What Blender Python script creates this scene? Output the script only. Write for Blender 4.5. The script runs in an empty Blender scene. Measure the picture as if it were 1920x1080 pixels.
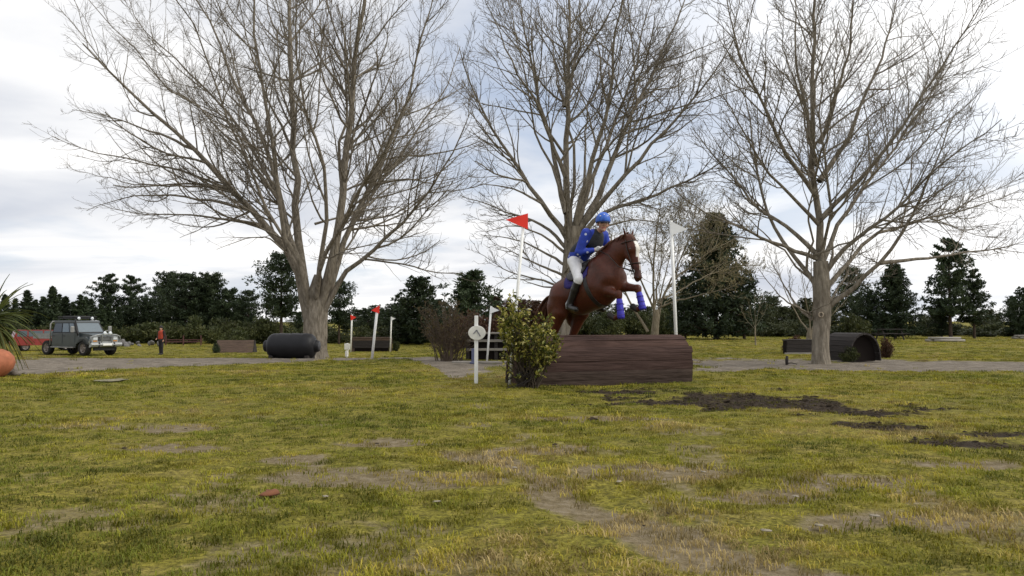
import bpy, math, random
import numpy as np
from mathutils import Vector, Matrix
R = math.radians
rng = np.random.default_rng(7)
random.seed(7)
scene = bpy.context.scene
COL = scene.collection

# ------------------------------------------------------------------ camera
CAMZ, FPX, HORY = 0.97, 1500.0, 608.0
PITCH = math.atan((HORY - 540) / FPX)
cam_data = bpy.data.cameras.new('camera')
cam = bpy.data.objects.new('camera', cam_data); COL.objects.link(cam)
cam_data.sensor_width = 36.0; cam_data.lens = 36.0 * FPX / 1920
cam_data.clip_start = 0.05; cam_data.clip_end = 6000
cam.location = (0, 0, CAMZ); cam.rotation_euler = (math.pi / 2 + PITCH, 0, 0)
scene.camera = cam

# ------------------------------------------------------------------ world, sun, exposure
SUN_EL, SUN_AZ = R(44), R(100)          # azimuth measured from +Y (view direction) towards +X
scene.view_settings.view_transform = 'Standard'; scene.view_settings.look = 'None'
scene.view_settings.exposure = 0.22; scene.view_settings.gamma = 1.0
scene.view_settings.use_curve_mapping = False
world = bpy.data.worlds.new('World'); scene.world = world; world.use_nodes = True
nt = world.node_tree; nt.nodes.clear()
def N(t, kind, **kw):
    n = t.nodes.new(kind)
    for k, v in kw.items():
        if k in ('operation', 'blend_type', 'data_type', 'noise_dimensions', 'sky_type', 'attribute_type', 'attribute_name', 'feature', 'sun_disc',
                 'sun_elevation', 'sun_rotation', 'vector_type', 'clamp_factor', 'normalize', 'distance', 'mode', 'transform_space'):
            setattr(n, k, v)
        else:
            n.inputs[int(k[1:]) if k[0] == 'i' and k[1:].isdigit() else k].default_value = v
    return n
def L(t, a, ao, b, bi): t.links.new(a.outputs[ao], b.inputs[bi])
def ramp(t, stops, interp='LINEAR'):
    n = t.nodes.new('ShaderNodeValToRGB'); n.color_ramp.interpolation = interp
    e = n.color_ramp.elements
    while len(e) < len(stops): e.new(0.5)
    for q, (p, c) in zip(e, stops):
        q.position = p; q.color = (c, c, c, 1) if not hasattr(c, '__len__') else (*c, 1)
    return n
def mixc(t, fac=None, a=None, b=None, blend='MIX'):
    n = t.nodes.new('ShaderNodeMix'); n.data_type = 'RGBA'; n.blend_type = blend
    for sock, v in ((0, fac), (6, a), (7, b)):
        if v is None: continue
        if isinstance(v, tuple) and hasattr(v[0], 'outputs'): t.links.new(v[0].outputs[v[1]], n.inputs[sock])
        elif sock == 0: n.inputs[0].default_value = v
        else: n.inputs[sock].default_value = (*v, 1)
    return n
def build_sky():
    t = nt
    sky = N(t, 'ShaderNodeTexSky', sky_type='NISHITA', sun_disc=False, sun_elevation=SUN_EL, sun_rotation=SUN_AZ)
    tc = t.nodes.new('ShaderNodeTexCoord')
    sep = t.nodes.new('ShaderNodeSeparateXYZ'); L(t, tc, 'Generated', sep, 0)
    zz = N(t, 'ShaderNodeMath', operation='MAXIMUM', i1=0.0); L(t, sep, 2, zz, 0)
    za = N(t, 'ShaderNodeMath', operation='ADD', i1=0.16); L(t, zz, 0, za, 0)
    dv = N(t, 'ShaderNodeVectorMath', operation='SCALE')
    inv = N(t, 'ShaderNodeMath', operation='DIVIDE', i0=1.0); L(t, za, 0, inv, 1)
    L(t, tc, 'Generated', dv, 0); L(t, inv, 0, dv, 'Scale')
    mp = t.nodes.new('ShaderNodeMapping'); mp.inputs['Location'].default_value = (3.1, 7.4, 0)
    mp.inputs['Scale'].default_value = (0.85, 0.85, 0.85); L(t, dv, 0, mp, 0)
    big = N(t, 'ShaderNodeTexNoise', Scale=0.8, Detail=7.0, Roughness=0.52, Distortion=0.35); L(t, mp, 0, big, 'Vector')
    mp2 = t.nodes.new('ShaderNodeMapping'); mp2.inputs['Location'].default_value = (11.0, 2.0, 5.0)
    mp2.inputs['Scale'].default_value = (0.6, 0.8, 0.8); L(t, dv, 0, mp2, 0)
    fine = N(t, 'ShaderNodeTexNoise', Scale=1.5, Detail=7.0, Roughness=0.5, Distortion=0.4); L(t, mp2, 0, fine, 'Vector')
    # direction of the hidden sun: clouds are thinner and brighter round it
    sd = (math.sin(SUN_AZ) * math.cos(SUN_EL), math.cos(SUN_AZ) * math.cos(SUN_EL), math.sin(SUN_EL))
    dot = N(t, 'ShaderNodeVectorMath', operation='DOT_PRODUCT'); dot.inputs[1].default_value = sd; L(t, tc, 'Generated', dot, 0)
    glow = N(t, 'ShaderNodeMapRange'); glow.inputs[1].default_value = 0.10; glow.inputs[2].default_value = 0.72; L(t, dot, 'Value', glow, 0)
    # cloud luminance
    lum = ramp(t, [(0.26, (5.3, 5.65, 6.4)), (0.44, (7.3, 7.45, 7.8)), (0.60, (9.7, 9.6, 9.5))]); L(t, fine, 0, lum, 0)
    lum2 = mixc(t, (glow, 0), (lum, 0), (12.5, 12.4, 12.3))
    # openings where the blue shows
    op = ramp(t, [(0.50, 0.0), (0.62, 1.0)]); L(t, big, 0, op, 0)
    ng = N(t, 'ShaderNodeMath', operation='SUBTRACT', i0=1.0); L(t, glow, 0, ng, 1)
    om = N(t, 'ShaderNodeMath', operation='MULTIPLY'); L(t, op, 0, om, 0); L(t, ng, 0, om, 1)
    om2 = N(t, 'ShaderNodeMath', operation='MULTIPLY', i1=0.65); L(t, om, 0, om2, 0)
    skb = mixc(t, 0.55, (sky, 0), (3.7, 4.9, 7.2))
    out = mixc(t, (om2, 0), (lum2, 2), (skb, 2))
    bg = N(t, 'ShaderNodeBackground', Strength=0.1); L(t, out, 2, bg, 0)
    wo = t.nodes.new('ShaderNodeOutputWorld'); L(t, bg, 0, wo, 0)
build_sky()
sun_data = bpy.data.lights.new('sun', 'SUN'); sun_data.energy = 1.5; sun_data.angle = R(14); sun_data.color = (1.0, 0.95, 0.87)
sun = bpy.data.objects.new('sun', sun_data); COL.objects.link(sun)
sdir = Vector((math.sin(SUN_AZ) * math.cos(SUN_EL), math.cos(SUN_AZ) * math.cos(SUN_EL), math.sin(SUN_EL)))
sun.rotation_euler = sdir.to_track_quat('Z', 'Y').to_euler(); sun.location = (20, 20, 40)

# ------------------------------------------------------------------ helpers
_f = np.array([0, math.cos(PITCH), math.sin(PITCH)]); _u = np.array([0, -math.sin(PITCH), math.cos(PITCH)]); _r = np.array([1.0, 0, 0])
CAMP = np.array([0, 0, CAMZ])
def ray(px, py): return _r * (px - 960) + _u * (540 - py) + _f * FPX
def at(px, py, Y):
    d = ray(px, py); return CAMP + d * (Y / d[1])
def sstep(a, b, x):
    t = np.clip((x - a) / (b - a), 0, 1); return t * t * (3 - 2 * t)
_tab = np.random.default_rng(99).random((256, 256))
def vnoise(x, y):
    xi = np.floor(x).astype(int); yi = np.floor(y).astype(int); fx = x - xi; fy = y - yi
    fx = fx * fx * (3 - 2 * fx); fy = fy * fy * (3 - 2 * fy)
    g = lambda i, j: _tab[i % 256, j % 256]
    return (g(xi, yi) * (1 - fx) + g(xi + 1, yi) * fx) * (1 - fy) + (g(xi, yi + 1) * (1 - fx) + g(xi + 1, yi + 1) * fx) * fy
def fbm(x, y, o=4):
    s = 0; a = 0.5; n = 0
    for k in range(o):
        s = s + a * vnoise(x * 2 ** k + 17.3 * k, y * 2 ** k + 5.1 * k); n += a; a *= 0.5
    return s / n
def gh(x, y):
    """height of the ground"""
    x = np.asarray(x, float); y = np.asarray(y, float)
    left = sstep(3, -7, x)
    dip = -0.80 * sstep(19.5, 46, y) + 0.25 * sstep(50, 85, y)
    h = left * dip + (1 - left) * (-0.12 * sstep(18, 30, y))
    und = (fbm(x * 0.35, y * 0.35, 3) - 0.5) * 0.10 + (fbm(x * 2.2 + 9, y * 2.2, 3) - 0.5) * 0.045
    far = sstep(150, 700, y) * 6 * fbm(x * .004, y * .004, 2)
    return h + und * np.exp(-np.maximum(y - 30, 0) / 40) + far
def ground(px, Y):
    x = at(px, 600, Y)[0]; return (x, Y, float(gh(x, Y)))
def npmesh(name, V, F, smooth=True, mi=None):
    """F: list of integer arrays (n,3) or (n,4)"""
    me = bpy.data.meshes.new(name)
    F = [np.asarray(f, dtype=np.int32) for f in (F if isinstance(F, (list, tuple)) else [F]) if len(f)]
    V = np.asarray(V, dtype=np.float32)
    me.vertices.add(len(V)); me.vertices.foreach_set('co', V.ravel())
    nl = sum(f.size for f in F); npoly = sum(len(f) for f in F)
    me.loops.add(nl); me.polygons.add(npoly)
    me.loops.foreach_set('vertex_index', np.concatenate([f.ravel() for f in F]))
    tot = np.concatenate([np.full(len(f), f.shape[1], np.int32) for f in F])
    st = np.concatenate([[0], np.cumsum(tot)[:-1]]).astype(np.int32)
    me.polygons.foreach_set('loop_start', st)
    if mi is not None: me.polygons.foreach_set('material_index', np.asarray(mi, np.int32))
    me.polygons.foreach_set('use_smooth', np.full(npoly, smooth, bool))
    me.update(calc_edges=True); me.validate()
    return me
def vattr(me, name, arr, kind='FLOAT', dom='POINT'):
    a = me.attributes.new(name, kind, dom)
    a.data.foreach_set('value' if kind == 'FLOAT' else 'color' if kind == 'FLOAT_COLOR' else 'vector', np.asarray(arr, np.float32).ravel())
def obj(name, me, mat=None, parent=None, label=None, cat=None, group=None, kind=None):
    o = bpy.data.objects.new(name, me); COL.objects.link(o)
    if mat is not None:
        for m in (mat if isinstance(mat, (list, tuple)) else [mat]): me.materials.append(m)
    if parent is not None: o.parent = parent
    return tag(o, label, cat, group, kind)
def tag(o, label=None, cat=None, group=None, kind=None):
    for k, v in (('label', label), ('category', cat), ('group', group), ('kind', kind)):
        if v: o[k] = v
    return o
def thing(name, label, cat, loc=(0, 0, 0), rz=0.0, group=None):
    o = bpy.data.objects.new(name, None); COL.objects.link(o); o.empty_display_size = 0.2
    o.location = loc; o.rotation_euler = (0, 0, rz)
    return tag(o, label, cat, group)
def dup(root, loc, rz=0.0, sc=None, label=None, group=None):
    r = root.copy(); COL.objects.link(r); r.location = loc; r.rotation_euler = (0, 0, rz)
    if sc is not None: r.scale = sc if hasattr(sc, '__len__') else (sc, sc, sc)
    if label: r['label'] = label
    if group: r['group'] = group
    for ch in root.children:
        c = ch.copy(); COL.objects.link(c); c.parent = r
        for g in ch.children:
            d = g.copy(); COL.objects.link(d); d.parent = c
    return r
class MB:
    """collects simple shapes, becomes one mesh"""
    def __init__(s): s.v = []; s.f3 = []; s.f4 = []; s.n = 0
    def add(s, V, F):
        V = np.asarray(V, float); F = np.asarray(F, int) + s.n
        s.v.append(V); (s.f4 if F.shape[1] == 4 else s.f3).append(F); s.n += len(V); return s
    def box(s, x0, x1, y0, y1, z0, z1, bev=0.0):
        if bev <= 0:
            V = [(x, y, z) for x in (x0, x1) for y in (y0, y1) for z in (z0, z1)]
            return s.add(V, [(0, 1, 3, 2), (4, 6, 7, 5), (0, 4, 5, 1), (2, 3, 7, 6), (0, 2, 6, 4), (1, 5, 7, 3)])
        b = min(bev, (x1 - x0) / 2.1, (y1 - y0) / 2.1, (z1 - z0) / 2.1)
        # chamfered box: cross-section octagon in XY, inset at top and bottom
        def ringz(z, k):
            c = b + k
            return [(x0 + c, y0 + k, z), (x1 - c, y0 + k, z), (x1 - k, y0 + c, z), (x1 - k, y1 - c, z),
                    (x1 - c, y1 - k, z), (x0 + c, y1 - k, z), (x0 + k, y1 - c, z), (x0 + k, y0 + c, z)]
        rings = [ringz(z0, b * .7), ringz(z0 + b, 0), ringz(z1 - b, 0), ringz(z1, b * .7)]
        V = sum(rings, []); F = []
        for i in range(3):
            for j in range(8): F.append((i * 8 + j, i * 8 + (j + 1) % 8, i * 8 + 8 + (j + 1) % 8, i * 8 + 8 + j))
        s.add(V, F); base = s.n - 32
        for o_, fl in ((0, True), (24, False)):
            q = [o_ + k for k in range(8)]; q = q[::-1] if fl else q
            s.f4.append(np.array([[q[0], q[1], q[2], q[3]], [q[0], q[3], q[4], q[7]], [q[4], q[5], q[6], q[7]]]) + base)
        return s
    def prism(s, poly, y0, y1, inset=0.0):
        """poly: list of (x,z); extruded along y"""
        n = len(poly); V = [(x, y0, z) for x, z in poly] + [(x, y1, z) for x, z in poly]
        F = [(i, (i + 1) % n, n + (i + 1) % n, n + i) for i in range(n)]
        s.add(V, F); b = s.n - 2 * n
        cx = sum(p[0] for p in poly) / n; cz = sum(p[1] for p in poly) / n
        s.add([(cx, y0, cz), (cx, y1, cz)], np.zeros((0, 3), int)); c0 = s.n - 2
        s.f3.append(np.array([(b + (i + 1) % n, b + i, c0) for i in range(n)] + [(b + n + i, b + n + (i + 1) % n, c0 + 1) for i in range(n)]))
        return s
    def tube(s, pts, rad, sides=8, cap=True):
        P = np.asarray(pts, float)[None]; Rr = np.broadcast_to(np.asarray(rad, float), (P.shape[1],))[None]
        V, F = tubes(P, Rr, sides)
        s.add(V, F)
        if cap:
            b = s.n - len(V); n = P.shape[1]
            s.add([P[0, 0], P[0, -1]], np.zeros((0, 3), int)); c = s.n - 2
            s.f3.append(np.array([(b + (j + 1) % sides, b + j, c) for j in range(sides)] + [(b + (n - 1) * sides + j, b + (n - 1) * sides + (j + 1) % sides, c + 1) for j in range(sides)]))
        return s
    def lathe(s, prof, sides=24, c=(0, 0, 0), axis='z'):
        V = []; F = []
        for (r, z) in prof:
            for j in range(sides):
                a = 2 * math.pi * j / sides; p = (r * math.cos(a), r * math.sin(a), z)
                if axis == 'y': p = (p[0], p[2], p[1])
                if axis == 'x': p = (p[2], p[0], p[1])
                V.append((p[0] + c[0], p[1] + c[1], p[2] + c[2]))
        for i in range(len(prof) - 1):
            for j in range(sides):
                q = (i * sides + j, i * sides + (j + 1) % sides, (i + 1) * sides + (j + 1) % sides, (i + 1) * sides + j)
                F.append(q[::-1] if axis == 'y' else q)
        return s.add(V, F)
    def build(s, name, mat, parent=None, smooth=False, **kw):
        V = np.concatenate(s.v); F = []
        if s.f3: F.append(np.concatenate([f for f in s.f3 if len(f)] or [np.zeros((0, 3), int)]))
        if s.f4: F.append(np.concatenate(s.f4))
        return obj(name, npmesh(name, V, F, smooth), mat, parent, **kw)
def tubes(P, Rr, sides):
    """P (B,N,3) centre lines, Rr (B,N) radii"""
    B, n, _ = P.shape
    T = np.gradient(P, axis=1); T /= np.linalg.norm(T, axis=2, keepdims=True) + 1e-9
    D = np.abs(P[:, -1] - P[:, 0]); D /= np.linalg.norm(D, axis=1, keepdims=True) + 1e-9
    ref = np.eye(3)[np.argmin(D, axis=1)][:, None, :]
    U = np.cross(T, ref); U /= np.linalg.norm(U, axis=2, keepdims=True) + 1e-9
    W = np.cross(T, U)
    a = np.arange(sides) * 2 * math.pi / sides
    V = P[:, :, None, :] + Rr[:, :, None, None] * (U[:, :, None, :] * np.cos(a)[None, None, :, None] + W[:, :, None, :] * np.sin(a)[None, None, :, None])
    b = np.arange(B)[:, None, None] * n * sides; i = np.arange(n - 1)[None, :, None] * sides; j = np.arange(sides)[None, None, :]; j2 = (j + 1) % sides
    F = np.stack([b + i + j, b + i + j2, b + i + sides + j2, b + i + sides + j], -1).reshape(-1, 4)
    return V.reshape(-1, 3), F

# ------------------------------------------------------------------ materials
def mat(name, col, rough=0.7, var=0.0, scale=8.0, bump=0.0, col2=None, spec=0.4, metal=0.0, coords='Object', stretch=None, detail=6.0, bscale=None, coat=0.0):
    m = bpy.data.materials.new(name); m.use_nodes = True; t = m.node_tree; p = t.nodes['Principled BSDF']
    p.inputs['Roughness'].default_value = rough; p.inputs['Specular IOR Level'].default_value = spec; p.inputs['Metallic'].default_value = metal
    p.inputs['Coat Weight'].default_value = coat
    p.inputs['Base Color'].default_value = (*col, 1)
    if var or bump or col2:
        tc = t.nodes.new('ShaderNodeTexCoord'); mp = t.nodes.new('ShaderNodeMapping'); L(t, tc, coords, mp, 0)
        if stretch: mp.inputs['Scale'].default_value = stretch
        nz = N(t, 'ShaderNodeTexNoise', Scale=scale, Detail=detail, Roughness=0.6); L(t, mp, 0, nz, 'Vector')
        if var or col2:
            c2 = col2 if col2 else tuple(c * (1 - var) for c in col)
            c1 = col if col2 else tuple(min(1, c * (1 + var)) for c in col)
            rp = ramp(t, [(0.32, c2), (0.68, c1)]); L(t, nz, 0, rp, 0); L(t, rp, 0, p, 'Base Color')
        if bump:
            nb = nz
            if bscale: nb = N(t, 'ShaderNodeTexNoise', Scale=bscale, Detail=5.0); L(t, mp, 0, nb, 'Vector')
            bp = N(t, 'ShaderNodeBump', Strength=bump, Distance=0.02); L(t, nb, 0, bp, 'Height'); L(t, bp, 0, p, 'Normal')
    return m
def leafmat(name, cols, attr='rnd', trans=0.35, rough=0.6):
    """foliage: colour picked along a ramp by a per-leaf value"""
    m = bpy.data.materials.new(name); m.use_nodes = True; t = m.node_tree; p = t.nodes['Principled BSDF']
    a = N(t, 'ShaderNodeAttribute', attribute_type='GEOMETRY', attribute_name=attr)
    oi = t.nodes.new('ShaderNodeObjectInfo')
    rp = ramp(t, [(i / max(1, len(cols) - 1), c) for i, c in enumerate(cols)]); L(t, a, 'Fac', rp, 0)
    hs = N(t, 'ShaderNodeHueSaturation'); L(t, rp, 0, hs, 'Color')
    mr = N(t, 'ShaderNodeMapRange'); mr.inputs[3].default_value = 0.8; mr.inputs[4].default_value = 1.2; L(t, oi, 'Random', mr, 0); L(t, mr, 0, hs, 'Value')
    L(t, hs, 0, p, 'Base Color'); p.inputs['Roughness'].default_value = rough; p.inputs['Specular IOR Level'].default_value = 0.25
    tr = t.nodes.new('ShaderNodeBsdfTranslucent'); L(t, hs, 0, tr, 0)
    mx = N(t, 'ShaderNodeMixShader'); mx.inputs[0].default_value = trans; L(t, p, 0, mx, 1); L(t, tr, 0, mx, 2)
    L(t, mx, 0, t.nodes['Material Output'], 0)
    return m
# ------------------------------------------------------------------ ground, track, grass
def seg_d(x, y, pts):
    d = np.full(np.shape(x), 1e9)
    for (x0, y0), (x1, y1) in zip(pts[:-1], pts[1:]):
        dx, dy = x1 - x0, y1 - y0; t = np.clip(((x - x0) * dx + (y - y0) * dy) / (dx * dx + dy * dy), 0, 1)
        d = np.minimum(d, np.hypot(x - x0 - t * dx, y - y0 - t * dy))
    return d
# near and far edge of the sandy track, as world points (x, y)
TR_NEAR = np.array([(-60, 11.0), (-20, 13.0), (-9.6, 15.2), (-7.6, 18.0), (-5.5, 22.5), (-3.0, 23.0), (-1.7, 18.0), (-1.05, 14.4), (0.0, 14.0), (1.8, 15.6), (4.2, 16.3), (6.0, 17.2), (9.0, 16.4), (12, 15.8), (20, 14.5), (60, 10)])
TR_FAR = np.array([(-60, 40), (-30, 44), (-19, 37.5), (-12, 36), (-6, 39), (-3.4, 33), (-2.2, 23.5), (0, 21), (3.5, 24.5), (5.5, 25.0), (8, 24.5), (11.5, 22.2), (20, 20.0), (60, 16)])
def sandmask(x, y):
    yn = np.interp(x, TR_NEAR[:, 0], TR_NEAR[:, 1]); yf = np.interp(x, TR_FAR[:, 0], TR_FAR[:, 1])
    wob = (fbm(x * 0.9 + 3, y * 0.6, 4) - 0.5) * 3.2
    e = np.minimum(y - yn + wob * 0.55, yf - y + wob * 1.4)
    s = sstep(-0.25, 0.55, e)
    # grass islands inside the track
    isl = sstep(0.56, 0.64, fbm(x * 0.5 + 41, y * 0.22 + 7, 4)) * 0.7
    return np.clip(s * (1 - isl), 0, 1)
TRAIL = [(-0.55, 6.1), (0.05, 5.45), (0.28, 4.7), (0.55, 4.05), (0.78, 3.5), (1.1, 2.9)]
def baremask(x, y):
    w = (fbm(x * 1.6, y * 1.3, 4) - 0.5)
    d = seg_d(x, y, TRAIL) + w * 0.75
    b = sstep(0.26, 0.05, d)
    for (cx, cy, rx, ry) in [(0.95, 8.15, 0.95, .24), (-1.75, 5.75, .34, .28), (-0.5, 5.05, .7, .3), (0.9, 5.3, .8, .35), (1.25, 4.6, .5, .25), (1.9, 3.95, .6, .25), (2.1, 5.0, .7, .3), (-1.2, 5.1, .6, .25), (-3.4, 7.6, .8, .3), (-2.7, 6.3, .5, .25), (-.9, 6.6, .6, .3), (3.0, 5.6, .8, .3), (0.15, 6.2, .55, .3), (2.6, 3.6, .4, .2)]:
        q = np.hypot((x - cx) / rx, (y - cy) / ry) + w * 2.2
        b = np.maximum(b, sstep(1.15, 0.45, q) * 0.85)
    b = np.maximum(b, sstep(0.57, 0.72, fbm(x * 2.2 + 70, y * 1.8 + 3, 5)) * sstep(13, 8, y) * 0.55)
    return np.clip(b, 0, 1)
def mudmask(x, y):
    w = (fbm(x * 2.3 + 5, y * 1.9 + 8, 4) - 0.5)
    m = np.zeros(np.shape(x))
    for (cx, cy, rx, ry, k) in [(2.35, 10.7, 1.1, .75, 1), (3.1, 9.7, 1.5, .62, 1), (3.9, 9.0, 1.2, .4, .8), (1.7, 11.6, 1.1, .5, .75), (3.35, 7.65, .5, .26, 1), (3.85, 6.6, .75, .32, 1), (4.3, 7.2, .6, .2, .8), (2.6, 12.2, 1.2, .35, .5)]:
        q = np.hypot((x - cx) / rx, (y - cy) / ry) + w * 2.6
        m = np.maximum(m, sstep(1.15, 0.35, q) * k)
    return np.clip(m, 0, 1)
def spaced(stops):
    out = [stops[0][0]]
    for (a, _), (b, s) in zip(stops[:-1], stops[1:]):
        n = max(1, int(round((b - a) / s))); out += list(np.linspace(a, b, n + 1)[1:])
    return np.array(out)
gx = spaced([(-3000, 0), (-600, 300), (-150, 40), (-60, 6), (-24, .8), (-12, .25), (-5.5, .10), (5.5, .06), (12, .10), (24, .25), (60, .8), (150, 6), (600, 40), (3000, 300)])
gy = spaced([(-400, 0), (-60, 60), (-6, 6), (1.5, .5), (13, .06), (26, .13), (48, .4), (100, 2.0), (300, 12), (900, 60), (4000, 300)])
GX, GY = np.meshgrid(gx, gy, indexing='ij')
SA, BA, MU = sandmask(GX, GY), baremask(GX, GY), mudmask(GX, GY)
GZ = gh(GX, GY) - 0.03 * SA - 0.015 * BA + MU * ((fbm(GX * 4, GY * 4, 2) - 0.5) * 0.07 - 0.015)
nxg, nyg = GX.shape
GV = np.stack([GX, GY, GZ], -1).reshape(-1, 3)
ii, jj = np.meshgrid(np.arange(nxg - 1), np.arange(nyg - 1), indexing='ij'); k0 = (ii * nyg + jj).ravel()
GF = np.stack([k0, k0 + nyg, k0 + nyg + 1, k0 + 1], -1)
sand_face = (SA[:-1, :-1] + SA[1:, 1:] + SA[1:, :-1] + SA[:-1, 1:]).ravel() / 4 > 0.5
def ground_material():
    m = bpy.data.materials.new('field_ground'); m.use_nodes = True; t = m.node_tree; p = t.nodes['Principled BSDF']
    tc = t.nodes.new('ShaderNodeTexCoord')
    def noise(s, d=6.0, loc=(0, 0, 0), sc=(1, 1, 1), r=0.6):
        mp = t.nodes.new('ShaderNodeMapping'); mp.inputs['Location'].default_value = loc; mp.inputs['Scale'].default_value = sc; L(t, tc, 'Object', mp, 0)
        n = N(t, 'ShaderNodeTexNoise', Scale=s, Detail=d, Roughness=r); L(t, mp, 0, n, 'Vector'); return n
    n1 = noise(0.55, 8.0); n2 = noise(3.0, 8.0, (4, 1, 0)); n3 = noise(40.0, 4.0); n4 = noise(14.0, 6.0, (9, 2, 0))
    g1 = ramp(t, [(0.30, (.115, .112, .020)), (0.45, (.195, .178, .026)), (0.58, (.255, .215, .036)), (0.72, (.265, .20, .070))]); L(t, n1, 0, g1, 0)
    g2 = ramp(t, [(0.28, (.100, .100, .020)), (0.50, (.205, .182, .030)), (0.72, (.275, .215, .080))]); L(t, n2, 0, g2, 0)
    g0 = mixc(t, 0.5, (g1, 0), (g2, 0)); mo = ramp(t, [(0.36, 0.50), (0.60, 1.10)]); L(t, n4, 0, mo, 0); g = mixc(t, 0.85, (g0, 2), (mo, 0), 'MULTIPLY')
    sp = ramp(t, [(0.34, 0.40), (0.62, 1.15)]); L(t, n3, 0, sp, 0)
    gg = mixc(t, 1.0, (g, 2), (sp, 0), 'MULTIPLY')
    sandc = ramp(t, [(0.3, (.135, .112, .086)), (0.5, (.200, .170, .134)), (0.72, (.27, .235, .19))]); L(t, n4, 0, sandc, 0)
    nb = noise(2.0, 6.0, (30, 3, 0), (1, 2.5, 1)); sandb = ramp(t, [(0.38, 0.55), (0.6, 1.1)]); L(t, nb, 0, sandb, 0)
    sand2 = mixc(t, 1.0, (sandc, 0), (sandb, 0), 'MULTIPLY')
    barec = ramp(t, [(0.3, (.110, .084, .042)), (0.5, (.170, .135, .080)), (0.72, (.235, .195, .135))]); L(t, n4, 0, barec, 0)
    mudc = ramp(t, [(0.35, (.020, .014, .009)), (0.7, (.055, .040, .026))]); L(t, n4, 0, mudc, 0)
    def att(nm):
        a = N(t, 'ShaderNodeAttribute', attribute_type='GEOMETRY', attribute_name=nm)
        ad = N(t, 'ShaderNodeMath', operation='MULTIPLY_ADD', i1=0.7, i2=-0.35); L(t, n4, 0, ad, 0)
        s = N(t, 'ShaderNodeMath', operation='ADD'); L(t, a, 'Fac', s, 0); L(t, ad, 0, s, 1)
        r = ramp(t, [(0.25, 0.0), (0.75, 1.0)]); L(t, s, 0, r, 0); return r
    c = mixc(t, (att('bare'), 0), (gg, 2), (barec, 0))
    c = mixc(t, (att('sand'), 0), (c, 2), (sand2, 2))
    c = mixc(t, (att('mud'), 0), (c, 2), (mudc, 0))
    L(t, c, 2, p, 'Base Color'); p.inputs['Roughness'].default_value = 0.95; p.inputs['Specular IOR Level'].default_value = 0.12
    bp = N(t, 'ShaderNodeBump', Strength=0.7, Distance=0.03); L(t, n3, 0, bp, 'Height')
    bp2 = N(t, 'ShaderNodeBump', Strength=0.5, Distance=0.08); L(t, n4, 0, bp2, 'Height'); L(t, bp, 0, bp2, 'Normal'); L(t, bp2, 0, p, 'Normal')
    return m
GM = ground_material()
def ground_piece(name, sel, **kw):
    F = GF[sel]; used = np.unique(F); remap = np.full(len(GV), -1); remap[used] = np.arange(len(used))
    me = npmesh(name, GV[used], remap[F])
    for nm, A in (('sand', SA), ('bare', BA), ('mud', MU)): vattr(me, nm, A.ravel()[used])
    return obj(name, me, GM, **kw)
ground_piece('ground', ~sand_face, kind='structure', label='mottled green and yellow grass field with bare patches')
ground_piece('sandy_track', sand_face, kind='structure', label='pale grey sandy track crossing the field')

def grass_tuft(seed, nb, h0, h1, spread, w):
    r = np.random.default_rng(seed); V = []; F = []
    for i in range(nb):
        a = r.random() * 6.283; rad = spread * math.sqrt(r.random()); x, y = rad * math.cos(a), rad * math.sin(a)
        h = h0 + (h1 - h0) * r.random(); ln = h * (0.5 + 1.5 * r.random()); b = r.random() * 6.283
        dx, dy = math.cos(b) * ln, math.sin(b) * ln; px, py = -math.sin(b) * w / 2, math.cos(b) * w / 2
        k = len(V)
        V += [(x - px, y - py, -0.01), (x + px, y + py, -0.01), (x + dx * .35 - px * .8, y + dy * .35 - py * .8, h * .62), (x + dx * .35 + px * .8, y + dy * .35 + py * .8, h * .62), (x + dx, y + dy, h)]
        F += [(k, k + 1, k + 3), (k, k + 3, k + 2), (k + 2, k + 3, k + 4)]
    me = npmesh('grass_tuft', V, np.array(F), True)
    return me
def grass_material():
    m = bpy.data.materials.new('grass_blade'); m.use_nodes = True; t = m.node_tree; p = t.nodes['Principled BSDF']
    a = N(t, 'ShaderNodeAttribute', attribute_type='INSTANCER', attribute_name='col')
    L(t, a, 'Color', p, 'Base Color'); p.inputs['Roughness'].default_value = 0.65; p.inputs['Specular IOR Level'].default_value = 0.2
    tr = t.nodes.new('ShaderNodeBsdfTranslucent'); L(t, a, 'Color', tr, 0)
    mx = N(t, 'ShaderNodeMixShader'); mx.inputs[0].default_value = 0.3; L(t, p, 0, mx, 1); L(t, tr, 0, mx, 2); L(t, mx, 0, t.nodes['Material Output'], 0)
    return m
GRASSM = grass_material()
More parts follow.
